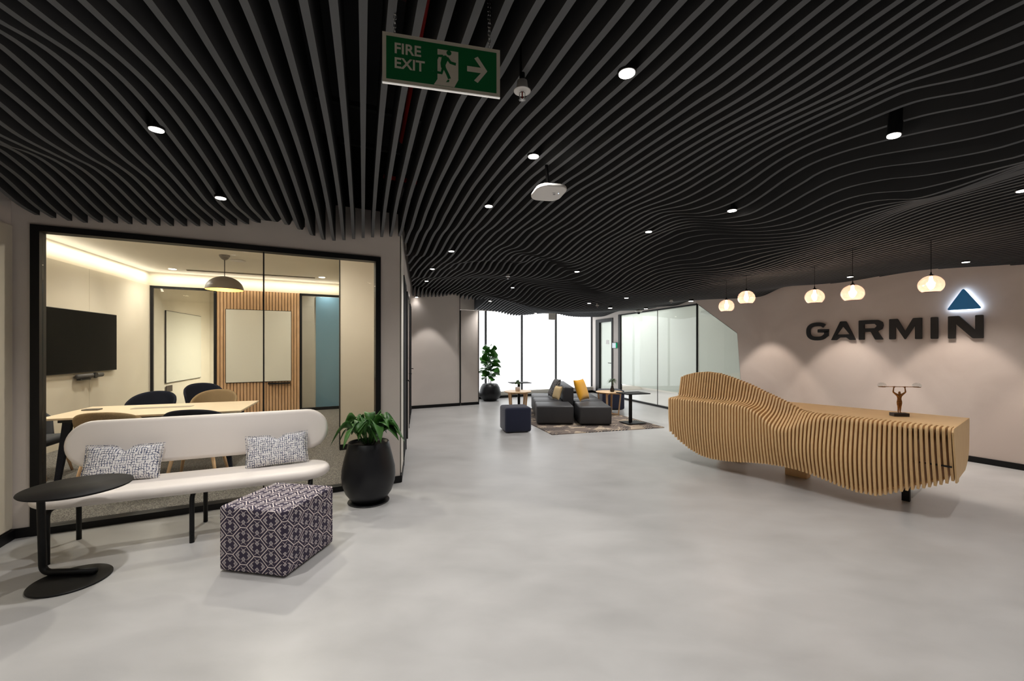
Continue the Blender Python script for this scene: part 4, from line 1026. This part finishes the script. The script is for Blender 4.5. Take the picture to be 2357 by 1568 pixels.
# ---- bronze figure on the counter
SP = F(2070, 958, ZT+.001)
sr = math.radians(-8)
stt = thing('bronze_statuette', 'bronze statuette of a man lifting a bar with glass domes, on the desk counter', 'statuette', SP, sr)
HS = .235
bm = new_bm(); box(bm, (0, 0, .016), (.135, .07, .032)); obj('plinth', bm, mat('stone_plinth', (34, 26, 22), .4), stt, bevel=.002)
jt = {'pel': (0, 0, .50), 'ab': (0, 0, .58), 'ch': (0, .0, .70), 'nk': (0, 0, .795), 'hd': (0, -.01, .85), 'tp': (0, -.008, .905),
      'shl': (-.115, 0, .775), 'ell': (-.235, 0, .87), 'wrl': (-.215, 0, 1.03), 'hnl': (-.20, 0, 1.07), 'shr': (.115, 0, .775), 'elr': (.235, 0, .87), 'wrr': (.215, 0, 1.03), 'hnr': (.20, 0, 1.07),
      'hpl': (-.055, 0, .46), 'knl': (-.05, -.025, .25), 'anl': (-.03, .02, .035), 'tol': (-.035, -.045, .01), 'hpr': (.055, 0, .46), 'knr': (.045, .005, .25), 'anr': (.03, .0, .035), 'tor': (.035, -.065, .01)}
rad = {'pel': .070, 'ab': .062, 'ch': .088, 'nk': .034, 'hd': .047, 'tp': .034, 'shl': .046, 'ell': .030, 'wrl': .020, 'hnl': .026, 'shr': .046, 'elr': .030, 'wrr': .020, 'hnr': .026,
       'hpl': .058, 'knl': .038, 'anl': .022, 'tol': .018, 'hpr': .058, 'knr': .038, 'anr': .022, 'tor': .018}
eds = [('pel', 'ab'), ('ab', 'ch'), ('ch', 'nk'), ('nk', 'hd'), ('hd', 'tp'), ('ch', 'shl'), ('shl', 'ell'), ('ell', 'wrl'), ('wrl', 'hnl'), ('ch', 'shr'), ('shr', 'elr'), ('elr', 'wrr'), ('wrr', 'hnr'),
       ('pel', 'hpl'), ('hpl', 'knl'), ('knl', 'anl'), ('anl', 'tol'), ('pel', 'hpr'), ('hpr', 'knr'), ('knr', 'anr'), ('anr', 'tor')]
ks = list(jt); me = bpy.data.meshes.new('figure'); me.from_pydata([Vector(jt[k])*HS+Z*.033 for k in ks], [(ks.index(a), ks.index(b)) for a, b in eds], [])
fo = mobj('figure', me, M['bronze'], stt); sk = fo.modifiers.new('skin', 'SKIN'); sk.use_smooth_shade = True
for i, k in enumerate(ks):
    v = me.skin_vertices[0].data[i]; v.radius = (rad[k]*HS*(1.12 if k in ('ch', 'ab', 'pel') else 1), rad[k]*HS*(.85 if k in ('ch', 'ab') else 1)); v.use_root = (k == 'pel')
ss = fo.modifiers.new('sub', 'SUBSURF'); ss.levels = 2; ss.render_levels = 2
zb_ = 1.095*HS+.033
for sx in (-1, 1):                                    # five fingers closed round the bar
    for f_ in range(5):
        bm = new_bm(); x_ = sx*.2*HS+(f_-2)*.0045; r_ = .0052
        s_ = -1 if f_ < 4 else 1
        tube(bm, [V(x_, s_*.002, zb_-.008), V(x_, s_*r_, zb_-.004), V(x_, s_*(r_+.0008), zb_), V(x_, s_*.003, zb_+.0048)], [.0022, .002, .0018, .0014], 6); obj('finger', bm, M['bronze'], stt, smooth=True)
bm = new_bm(); cyl(bm, (0, 0, zb_), .0032, .345, 10, axis=(1, 0, .0)); obj('bar', bm, M['bronze'], stt)
for sx in (-1, 1):
    bm = new_bm(); cyl(bm, (sx*.155, 0, zb_-.002), .030, .005, 28); obj('dish', bm, M['bronze'], stt)
    bm = new_bm(); lathe(bm, [(.033, 0), (.037, .008), (.035, .02), (.026, .031), (.012, .037), (.0008, .0385)], (sx*.155, 0, zb_+.001), seg=28); obj('glass_dome', bm, M['acrylic'], stt, smooth=True)

# ================================================================ glass globe pendants
def mk_globe():
    m = bpy.data.materials.new('smoked_rose_glass'); m.use_nodes = True; n = m.node_tree; n.nodes.clear(); N = NB(n)
    t = n.nodes.new('ShaderNodeBsdfTransparent'); lw = n.nodes.new('ShaderNodeLayerWeight'); lw.inputs[0].default_value = .45
    n.links.new(N.mix(lw.outputs['Facing'], (.96, .90, .87, 1), (.55, .42, .38, 1)), t.inputs[0])
    g = n.nodes.new('ShaderNodeBsdfGlossy'); g.inputs['Roughness'].default_value = .06
    v = N.coord(); bp = n.nodes.new('ShaderNodeBump'); bp.inputs['Strength'].default_value = .4; bp.inputs['Distance'].default_value = .02
    n.links.new(N.noise(N.mapv(v, (1, 1, .35)), 22, 0), bp.inputs['Height']); n.links.new(bp.outputs[0], g.inputs['Normal'])
    fz = N.m('MULTIPLY_ADD', N.m('POWER', lw.outputs['Facing'], 2.2), .75, .10)
    mx = n.nodes.new('ShaderNodeMixShader'); o = n.nodes.new('ShaderNodeOutputMaterial')
    n.links.new(fz, mx.inputs[0]); n.links.new(t.outputs[0], mx.inputs[1]); n.links.new(g.outputs[0], mx.inputs[2])
    d = n.nodes.new('ShaderNodeBsdfTranslucent'); d.inputs[0].default_value = srgb(240, 206, 190)
    m2 = n.nodes.new('ShaderNodeMixShader'); m2.inputs[0].default_value = .14; n.links.new(mx.outputs[0], m2.inputs[1]); n.links.new(d.outputs[0], m2.inputs[2])
    n.links.new(m2.outputs[0], o.inputs[0]); return m
M['globe'] = mk_globe(); M['filament'] = emat('bulb_glow', (255, 226, 200), 38)
for px, py, Y, lb in ((1672, 705, 5.98, 'farthest and lowest of the five glass globe pendants over the desk'), (1718, 686, 5.44, 'glass globe pendant second from the left over the desk'), (1875, 684, 5.1, 'middle glass globe pendant of the five over the desk'),
                     (1962.5, 676, 4.44, 'glass globe pendant second from the right over the desk'), (2143, 656, 4.23, 'nearest glass globe pendant, hanging left of the blue triangle')):
    p = P(px, py, Y); t = thing('pendant_lamp', lb, 'pendant lamp', p, 0, 'glass globe pendants over the desk')
    R_ = .100; prof = []
    for k in range(20):
        a = PI/2-.18-(k/19)*(PI-.18-.72); prof.append((R_*math.cos(a), R_*.93*math.sin(a)))
    bm = new_bm(); lathe(bm, prof, seg=40, cap=False); o = obj('globe', bm, M['globe'], t, smooth=True)
    bm = new_bm(); lathe(bm, [(.028, .088), (.018, .100), (.007, .108), (.006, .125), (.002, .13)], seg=20); obj('cap', bm, M['black'], t, smooth=True)
    topz = czat(p)+.1-p.z
    bm = new_bm(); cyl(bm, (0, 0, (.12+topz)/2), .0028, topz-.12, 8); obj('cord', bm, M['black'], t)
    bm = new_bm(); lathe(bm, [(.001, .085), (.012, .08), (.014, .05), (.022, .02), (.024, -.01), (.016, -.034), (.001, -.042)], seg=20); obj('bulb', bm, M['filament'], t, smooth=True)
    light('pendant_glow', 'POINT', (0, 0, -.02), 11, (1, .80, .62), .03, parent=t)

# ================================================================ GARMIN sign on the logo wall
LT = GM(0); 
def wt(px, py):                                       # wall coordinates (distance along the wall to the right, height)
    r = (px-CX)/FPX; b = GM(0, 0, .03); t = (r*b.y-b.x)/(GD.x-r*GD.y); p = b+GD*t; return -t, CH+(HY-py)/FPX*p.y
x0, _ = wt(1855, 760); x1, _ = wt(2263.5, 760); zt0 = 1.921; zb0 = 1.619
logo = thing('wall_lettering', 'large black GARMIN lettering fixed to the beige logo wall', 'sign', GM(0, 0, 0), math.atan2(-GD.y, -GD.x))
def letter(name, polys, depth=.022):
    bm = new_bm()
    for outl, holes in polys:
        vs = [[bm.verts.new((x, -.035, z)) for x, z in outl]]+[[bm.verts.new((x, -.035, z)) for x, z in h] for h in holes]
        es = []
        for ring in vs:
            for a, b in zip(ring, ring[1:]+ring[:1]): es.append(bm.edges.new((a, b)))
        r = bmesh.ops.triangle_fill(bm, use_beauty=True, use_dissolve=True, edges=es)
    fs = list(bm.faces); r = bmesh.ops.extrude_face_region(bm, geom=fs); vv = [g for g in r['geom'] if isinstance(g, bmesh.types.BMVert)]
    bmesh.ops.translate(bm, vec=(0, depth, 0), verts=vv); return obj(name, bm, M['logo'], logo)
H_ = zt0-zb0; sw = H_*.245
def strk(pts, w_):                                    # thick polyline as a mitred outline
    P_ = [Vector(p) for p in pts]; L, R = [], []
    for i, p in enumerate(P_):
        if i == 0: t0 = t1 = (P_[1]-p).normalized()
        elif i == len(P_)-1: t0 = t1 = (p-P_[i-1]).normalized()
        else: t0 = (p-P_[i-1]).normalized(); t1 = (P_[i+1]-p).normalized()
        b = (t0+t1).normalized(); n_ = Vector((-b.y, b.x)); k = w_/2/max(.35, n_.dot(Vector((-t1.y, t1.x))))
        L.append(tuple(p+n_*k)); R.append(tuple(p-n_*k))
    return L+R[::-1]
def rp(pts, r=.012):                                  # soften polygon corners
    P_ = [Vector((a, b)) for a, b in pts]; out = []; n_ = len(P_)
    for i in range(n_):
        a, b, c = P_[i-1], P_[i], P_[(i+1) % n_]; rr = min(r, (a-b).length*.4, (c-b).length*.4)
        p0 = b+(a-b).normalized()*rr; p1 = b+(c-b).normalized()*rr
        for k in range(4): t = k/3; q = p0*(1-t)**2+b*2*t*(1-t)+p1*t*t; out.append((q.x, q.y))
    return out
def X(px): return wt(px, 760)[0]
zb, zt = zb0, zt0
# letter boxes from the photograph
gx = [(X(1855), X(1907.5)), (X(1912.8), X(1969.6)), (X(1976.5), X(2033)), (X(2046.6), X(2121.8)), (X(2142), X(2159)), (X(2182), X(2263.5))]
a, b = gx[0]; c_ = (a+b)/2; rx = (b-a)/2; ry = H_/2; cz = (zb+zt)/2
arc = []
for k in range(29):
    an = math.radians(42+(322-42)*k/28); ex = 1.0
    cx_, sx_ = math.cos(an), math.sin(an)
    arc.append((c_+(rx-sw*.5)*math.copysign(abs(cx_)**.8, cx_), cz+(ry-sw*.42)*math.copysign(abs(sx_)**.8, sx_)))
last = arc[-1]
arc = [p for p in arc if True]
letter('letter_g', [(strk(arc+[(b-sw*.5, zb+H_*.30), (b-sw*.5, cz+.005)], sw*.85), []), (rp([(c_+rx*.05, cz-H_*.065), (b-.001, cz-H_*.065), (b-.001, cz+H_*.115), (c_+rx*.05, cz+H_*.115)], .01), [])])
a, b = gx[1]; m_ = (a+b)/2
letter('letter_a', [(rp([(a, zb), (m_-sw*.55, zt), (m_+sw*.55, zt), (b, zb), (b-sw*1.1, zb), (b-sw*1.1-.045, zb+H_*.14), (a+sw*1.1+.045, zb+H_*.14), (a+sw*1.1, zb)], .014), [[(m_, zt-H_*.27), (m_-H_*.30, zb+H_*.30), (m_+H_*.30, zb+H_*.30)]])])
a, b = gx[2]; w_ = b-a; bowl = [(a+w_*.55, zt), (a+w_*.8, zt-.004), (b-w_*.03, zt-H_*.13), (b, zt-H_*.30), (b-w_*.04, zt-H_*.47), (b-w_*.22, zt-H_*.58)]
letter('letter_r', [(rp([(a, zb), (a, zt)]+bowl+[(b, zb), (b-sw*1.35, zb), (b-w_*.50, zt-H_*.60), (a+sw, zt-H_*.60), (a+sw, zb)], .012),
    [rp([(a+sw, zt-H_*.20), (a+sw, zt-H_*.42), (b-w_*.34, zt-H_*.42), (b-w_*.25, zt-H_*.31), (b-w_*.34, zt-H_*.20)], .008)])])
a, b = gx[3]; m_ = (a+b)/2
letter('letter_m', [(rp([(a, zb), (a, zt), (a+sw*1.3, zt), (m_, zb+H_*.38), (b-sw*1.3, zt), (b, zt), (b, zb), (b-sw, zb), (b-sw, zb+H_*.66), (m_+.004, zb+.0), (m_-.004, zb+.0), (a+sw, zb+H_*.66), (a+sw, zb)], .012), [])])
a, b = gx[4]; letter('letter_i', [(rp([(a, zb), (a, zt), (b, zt), (b, zb)], .014), [])])
a, b = gx[5]
letter('letter_n', [(rp([(a, zb), (a, zt), (a+sw*1.45, zt), (b-sw, zb+H_*.36), (b-sw, zt), (b, zt), (b, zb), (b-sw*1.3, zb), (a+sw, zb+H_*.66), (a+sw, zb)], .012), [])])
# blue triangle with halo
T0, T1, T2 = wt(2181, 715.5), wt(2219.5, 663.5), wt(2262.5, 709.5)
zbt = (T0[1]+T2[1])/2; tri = [(T0[0], zbt), (T1[0], T1[1]), (T2[0], zbt)]
tg = thing('triangle_logo', 'blue triangle emblem with a white glowing edge above the letter N', 'sign', GM(0, 0, 0), math.atan2(-GD.y, -GD.x))
bm = new_bm(); prism(bm, [V(x, -.065, z) for x, z in rp(tri, .03)], (0, .022, 0)); obj('face', bm, M['logoblue'], tg)
ctr = Vector((sum(p[0] for p in tri)/3, sum(p[1] for p in tri)/3))
bm = new_bm(); prism(bm, [V(ctr.x+(x-ctr.x)*1.0, -.040, ctr.y+(z-ctr.y)*1.0) for x, z in rp(tri, .03)], (0, .012, 0)); obj('led_back', bm, M['halo'], tg)

# ================================================================ meeting room contents
MC = V(-4.30, 5.26, .006); MR = math.atan2(.63, 1.73)
mt_ = thing('meeting_table', 'long pale wood meeting table behind the glass', 'table', MC, MR)
bm = new_bm(); box(bm, (0, 0, .728), (1.86, 1.02, .024)); obj('tabletop', bm, M['mtable'], mt_, bevel=.004)
for x in (-.72, .72):
    for y in (-.38, .38):
        bm = new_bm(); v0 = [bm.verts.new((x+dx, y+dy, .715)) for dx, dy in ((-.04, -.025), (.04, -.025), (.04, .025), (-.04, .025))]; xx = x*1.12; v1 = [bm.verts.new((xx+dx, y*1.08+dy, 0)) for dx, dy in ((-.02, -.02), (.02, -.02), (.02, .02), (-.02, .02))]
        for i in range(4): bm.faces.new((v0[i], v0[(i+1) % 4], v1[(i+1) % 4], v1[i]))
        bm.faces.new(v0); bm.faces.new(v1[::-1]); obj('leg', bm, M['darkfab'], mt_)
bm = new_bm(); box(bm, (0, 0, .695), (1.6, .82, .04)); obj('frame', bm, M['black'], mt_)
bm = new_bm(); box(bm, (-.05, .12, .742), (.62, .12, .004)); obj('cable_flap', bm, mat('flap_grey', (150, 140, 124), .4), mt_)
p = V(-5.05, 5.12, .746); cp = thing('conference_puck', 'small dark puck at the left end of the meeting table', 'device', p, MR); bm = new_bm(); box(bm, (0, 0, .008), (.16, .10, .014)); obj('body', bm, mat('puck', (90, 84, 74), .6), cp, bevel=.003)
def chair(x, y, rz, fab, label, wood=True):
    t = thing('meeting_chair', label, 'chair', V(x, y, .006), rz, 'shell armchairs around the meeting table')
    # shell: curved wrap-around back and arms
    bm = new_bm(); n_, r_ = 20, .285; rows = []
    for j in range(7):
        v = j/6; row = []
        for i in range(n_+1):
            a = PI*(-.08)+(PI*1.16)*i/n_; e = abs(i/n_-.5)*2
            top = .85-.20*e**2.2; z = .42+(top-.42)*v; rr = r_*(.88+.16*v)
            row.append((rr*1.02*math.cos(a), -.02+rr*math.sin(a)*.98+.05*v, z))
        rows.append(row)
    vo = [[bm.verts.new(p) for p in row] for row in rows]
    for j in range(6):
        for i in range(n_): bm.faces.new((vo[j][i], vo[j][i+1], vo[j+1][i+1], vo[j+1][i]))
    o = obj('shell', bm, fab, t, smooth=True, recalc=False); sm_ = o.modifiers.new('sol', 'SOLIDIFY'); sm_.thickness = .035; sm_.offset = -1
    s2 = o.modifiers.new('sub', 'SUBSURF'); s2.levels = 1; s2.render_levels = 1
    bm = new_bm(); box(bm, (0, -.02, .42), (.46, .46, .09)); obj('seat', bm, fab, t, smooth=True, bevel=.04, seg=3)
    for sx in (-1, 1):
        for sy in (-1, 1):
            bm = new_bm(); tube(bm, [V(sx*.17, sy*.16-.01, .38), V(sx*.24, sy*.23-.01, 0)], [.02, .012], 10); obj('leg', bm, M['oak'] if wood else M['darkfab'], t, smooth=True)
    return t
chair(-4.21, 4.50, MR+PI, M['tanfab'], 'tan tweed armchair on the near side of the meeting table, left')
chair(-3.46, 4.69, MR+PI, M['darkfab'], 'dark blue armchair on the near side of the meeting table, right')
chair(-5.15, 6.05, MR, M['darkfab'], 'dark blue armchair on the far side of the meeting table, left')
chair(-4.42, 6.30, MR, M['tanfab'], 'tan tweed armchair on the far side of the meeting table, right')
chair(-5.50, 4.88, MR+PI/2, M['greyfab'], 'grey armchair at the left head of the meeting table')
chair(-5.45, 7.55, MR+.5, M['darkfab'], 'dark armchair standing apart behind the meeting table')
# television
tvb = LW(2.11, 0, 0); tv = thing('television', 'large black wall mounted television in the meeting room', 'television', LW(2.11, 1.59, .05), math.atan2(-LD.y, -LD.x))
bm = new_bm(); box(bm, (0, 0, 0), (1.70, .05, .965)); obj('housing', bm, M['black'], tv, bevel=.004)
bm = new_bm(); box(bm, (0, .026, .0), (1.68, .003, .945)); o = obj('screen', bm, M['screen'], tv)
bm = new_bm(); box(bm, (0, -.026, .0), (1.68, .003, .945)); bm.free()
vb = thing('video_bar', 'grey conference camera bar mounted under the television', 'camera', LW(2.0, 1.05, .08), math.atan2(-LD.y, -LD.x))
bm = new_bm(); cyl(bm, (0, 0, 0), .035, .60, 20, axis=(1, 0, 0)); obj('body', bm, mat('bar_grey', (70, 68, 66), .6), vb, smooth=True)
bm = new_bm(); cyl(bm, (-.08, .03, 0), .045, .03, 24, axis=(0, 1, 0)); obj('lens', bm, M['black'], vb)
bm = new_bm(); box(bm, (.15, 0, -.05), (.25, .05, .02)); obj('bracket', bm, M['black'], vb)
# whiteboards
def board(f, t0, t1, z0_, z1_, o0, label, sgn=-1):
    a = f(t0, 0, o0); b = f(t1, 0, o0); c = (a+b)/2; rz_ = math.atan2((b-a).y, (b-a).x); t = thing('whiteboard', label, 'whiteboard', V(c.x, c.y, (z0_+z1_)/2), rz_)
    L_ = (b-a).length; bm = new_bm(); box(bm, (0, 0, 0), (L_, .016, z1_-z0_)); obj('frame', bm, M['black'], t)
    bm = new_bm(); box(bm, (0, -.009, 0), (L_-.02, .006, z1_-z0_-.02)); obj('surface', bm, M['board'], t); return t
board(BK, -2.11, -.83, .72, 2.345, -.005, 'square glass whiteboard on the wood batten wall')
board(LW, -.69, -2.64, .71, 2.32, .02, 'tall whiteboard in the room seen through the left inner glass')
p = BK(-1.08, .68, -.04); pt = thing('pen_tray', 'narrow black pen tray under the whiteboard on the batten wall', 'shelf', p, math.atan2(W.y, W.x)); bm = new_bm(); box(bm, (0, 0, 0), (.45, .07, .03)); obj('tray', bm, M['black'], pt)
p = LW(-.85, .58, .025); so = thing('wall_socket', 'dark wall socket plate below the tall whiteboard', 'socket', p, math.atan2(LD.y, LD.x)); bm = new_bm(); box(bm, (0, 0, 0), (.28, .012, .14)); obj('plate', bm, mat('socket_brown', (50, 36, 28), .5), so)
# dome pendant
p = V(-.675*7.16, 7.16, 2.47); dp_ = thing('dome_pendant', 'grey half-dome pendant lamp with a golden inside in the meeting room', 'pendant lamp', p)
prof = [(.275*math.cos(a*PI/2/12), .225*math.sin(a*PI/2/12)) for a in range(13)]
prof[-1] = (.006, .225)
bm = new_bm(); lathe(bm, prof, seg=48, cap=False); obj('shade', bm, mat('dome_grey', (120, 112, 104), .5), dp_, smooth=True)
bm = new_bm(); lathe(bm, [(r*.985, z-.003) for r, z in prof], seg=48, cap=False); obj('lining', bm, mat('dome_gold', (230, 184, 110), .5), dp_, smooth=True)
bm = new_bm(); cyl(bm, (0, 0, .375), .006, .3, 8); obj('cord', bm, M['black'], dp_)
bm = new_bm(); lathe(bm, [(.02, .50), (.05, .52), (.075, .56), (.08, .578), (.001, .578)], seg=28); obj('canopy', bm, mat('canopy_grey', (120, 114, 108), .5), dp_, smooth=True)
bm = new_bm(); bmesh.ops.create_uvsphere(bm, u_segments=16, v_segments=12, radius=.035); bmesh.ops.translate(bm, vec=(0, 0, .10), verts=bm.verts); obj('bulb', bm, M['lenswarm'], dp_, smooth=True)
light('dome_glow', 'POINT', (0, 0, .04), 14, (1, .78, .5), .04, parent=dp_)
a = F(430, 622, 3.045); b = F(725, 640, 3.045); c = (a+b)/2
c.z = 3.04; sd = thing('slot_diffuser', 'long narrow air slot in the meeting room ceiling', 'air vent', c, math.atan2((b-a).y, (b-a).x)); bm = new_bm(); box(bm, (0, 0, 0), ((b-a).length, .07, .012)); obj('grille', bm, mat('slot_grey', (120, 112, 98), .6), sd)
p = F(548, 601, 3.04); cd_ = thing('ceiling_diffuser', 'round pale disc in the meeting room ceiling behind the dome pendant', 'ceiling disc', p); bm = new_bm(); lathe(bm, [(.001, -.004), (.10, -.004), (.12, 0), (.12, .006), (.001, .006)], seg=36); obj('disc', bm, M['whitepl'], cd_)
# ---------------------------------------------------------------- downlights and lamps
def downlight(px, py, label, energy=60, h=.014, r=.034, spot=125, color=(1, .965, .93), at=None, off=-.012):
    p = at or hitceil(px, py, off)
    t = thing('downlight', label, 'ceiling light', p, 0, 'round downlights in the baffle ceiling')
    bm = new_bm(); lathe(bm, [(r+.004, -.004), (r+.006, 0), (r+.006, h), (.014, h+.002), (.014, h+.12)], seg=28); hs_ = obj('housing', bm, M['black'], t, smooth=False)
    bm = new_bm(); cyl(bm, (0, 0, -.005), r, .004, 28); obj('lens', bm, M['lens'], hs_)
    light('downlight_beam', 'SPOT', (0, 0, -.02), energy, color, .035, math.radians(spot), 1, parent=t)
    return t
DL = [(360, 297, 'large bright downlight above the bench at upper left'), (508, 455, 'bright downlight above the meeting room glass'),
 (1443, 167, 'bright downlight right of the fire exit sign, nearest the camera'), (1228, 359, 'bright downlight just above the wireless access point'),
 (1125, 474, 'downlight left of the wireless access point, among pipes'), (1039, 578, 'downlight nearest the top of the corridor wall corner'),
 (995, 619, 'small downlight above the grey far wall, upper of the cluster'), (982, 647, 'small downlight above the grey far wall, middle of the cluster'),
 (959, 684, 'small downlight close against the grey far wall'), (1493, 533, 'downlight midway between access point and glass partition'),
 (1328, 625, 'small downlight above the glowing windows, right of the smoke detector'), (1685, 484, 'bright downlight in the ceiling trough left of the desk pendants'),
 (1180, 662, 'small downlight below the ceiling sprinkler near the windows'), (1128, 693, 'small downlight near the fiddle leaf fig end of the ceiling'),
 (1356, 698, 'small downlight before the third window bay'), (1442, 685.6, 'small downlight in front of the far door'), (1232.7, 721, 'small downlight at the head of the glowing window')]
for px, py, lb in DL:
    far = hitceil(px, py).y
    downlight(px, py, lb, energy=(3 if (px, py) == (959, 684) else 115 if px == 360 else 90 if px == 1443 else 62 if far < 4.5 else 85))
for px, py, lb in ((1404.5, 709, 'black cylinder downlight standing below the ceiling by the window end'), (1486.6, 710.5, 'black cylinder downlight above the glass partition, left of the dome camera'), (1590.5, 693, 'black downlight over the partition corner near the logo wall')):
    downlight(px, py, lb, 60, h=.06, r=.04, off=-.03)
for px, py, lb in ((1957, 637, 'small downlight behind the desk pendants against the logo wall'), (2223, 603, 'downlight above the blue triangle of the logo'), (2355, 438, 'downlight cut by the right edge of the photo')):
    downlight(px, py, lb, 60, spot=100)
# wall washer cylinder over the desk
p = hitceil(2056, 314, -.10); t = thing('spotlight', 'black cylinder spotlight hanging above the wooden desk', 'spotlight', p)
bm = new_bm(); cyl(bm, (.012, 0, .075), .034, .14, 28, axis=(.12, 0, 1)); obj('housing', bm, M['black'], t)
bm = new_bm(); cyl(bm, (.003, 0, .003), .03, .006, 28, axis=(.12, 0, 1)); obj('lens', bm, M['lens'], t)
light('spotlight_beam', 'SPOT', (0, 0, -.02), 40, (1, .9, .8), .03, math.radians(110), 1, parent=t)
# downlights of the same ceiling behind and beside the camera
for i, (x, y) in enumerate(((-1.6, .6), (.4, .2), (2.2, .4), (4.0, 1.0), (-.8, -1.4), (1.6, -1.6), (4.0, -1.4), (5.6, 2.6))):
    z_ = czat(V(x, y, 0))-.03
    downlight(0, 0, 'round downlight in the baffle ceiling behind the camera position', 85, at=V(x, y, z_), spot=140)
# wall washers along the logo wall and the far wall
for t_ in (2.6, 1.35, .1, -1.2): 
    p = GM(t_, 0, .58); p.z = czat(p)-.02
    light('logo_wall_washer', 'SPOT', p, 75, (1, .88, .78), .03, math.radians(70), .3)
for t_ in (.42, ): 
    p = FW(t_, 0, .55); p.z = czat(p)-.03
    light('far_wall_washer', 'SPOT', p, 60, (1, .94, .88), .03, math.radians(68), .3)
# meeting room downlights
for px, py, lb in ((397, 619, 'round recessed downlight in the meeting room ceiling, left one'), (741, 638, 'round recessed downlight in the meeting room ceiling, right one')):
    p = F(px, py, 3.045); t = thing('recessed_light', lb, 'ceiling light', p, 0, 'recessed meeting room lights')
    bm = new_bm(); cyl(bm, (0, 0, 0), .075, .01, 32); obj('trim_ring', bm, M['whitepl'], t)
    bm = new_bm(); cyl(bm, (0, 0, -.006), .062, .006, 32); obj('lens', bm, M['lenswarm'], t)
    light('recessed_beam', 'SPOT', (0, 0, -.02), 125, (1, .93, .81), .06, math.radians(160), 1, parent=t)
for x, y, lb in ((-5.5, 4.6, 'added unseen fill light in the meeting room ceiling behind the left of the glass head'), (-2.75, 5.0, 'added unseen fill light in the meeting room ceiling behind the right of the glass head')):
    t = thing('recessed_light', lb, 'ceiling light', (x, y, 3.045), 0, 'recessed meeting room lights')  # out-of-view lights added to fill the meeting room
    bm = new_bm(); cyl(bm, (0, 0, 0), .075, .01, 32); obj('trim_ring', bm, M['whitepl'], t)
    bm = new_bm(); cyl(bm, (0, 0, -.006), .062, .006, 32); obj('lens', bm, M['lenswarm'], t)
    light('recessed_beam', 'SPOT', (0, 0, -.03), 170, (1, .93, .82), .06, math.radians(168), .7, parent=t)
light('meeting_room_fill', 'SPOT', (-5.8, 7.0, 3.0), 125, (1, .93, .82), .1, math.radians(160), 1)  # fill light added to the room, no fixture
def upstrip(name, a, b, e):
    d = b-a; light(name, 'AREA', (a+b)/2, e, (1, .93, .82), d.length, rot=(PI, 0, math.atan2(d.y, d.x)), size_y=.05)
upstrip('cove_up_back', BK(-3.2, 2.80, -.12), BK(.2, 2.80, -.12), 5)
upstrip('cove_up_left', LW(.1, 2.80, .12), LW(5.6, 2.80, .12), 7)
upstrip('near_ceiling_fill', GW(-2.3, 2.62, .25), GW(.2, 2.62, .25), 36)  # strip added by the glass wall to brighten the ceiling broadly
light('next_room_fill', 'SPOT', (-6.0, 11.3, 3.0), 800, (1, .93, .78), .1, math.radians(165), 1)  # added fill for the room beyond the partition, no fixture
# cove strips along the top of the meeting room walls
def strip(name, a, b, energy, color):
    mid = (a+b)/2; d = b-a; light(name, 'AREA', mid, energy, color, d.length, rot=(0, 0, math.atan2(d.y, d.x)), size_y=.05)
strip('cove_back', BK(-3.3, 3.03, -.12), BK(.3, 3.03, -.12), 14, (1, .9, .72))
strip('cove_left', LW(.1, 3.03, .1), LW(3.6, 3.03, .1), 12, (1, .9, .72))
light('back_room_fill', 'AREA', GM(6.2, 2.9, -1.6), 110, (1, .98, .94), 2.5, size_y=2.5)  # added area fill brightening the frosted partition from behind
light('next_side_fill', 'SPOT', BK(-.05, 3.0, .26), 22, (1, .96, .88), .05, math.radians(150), 1)  # added spot to brighten the top of the blue panel bay, no fixture
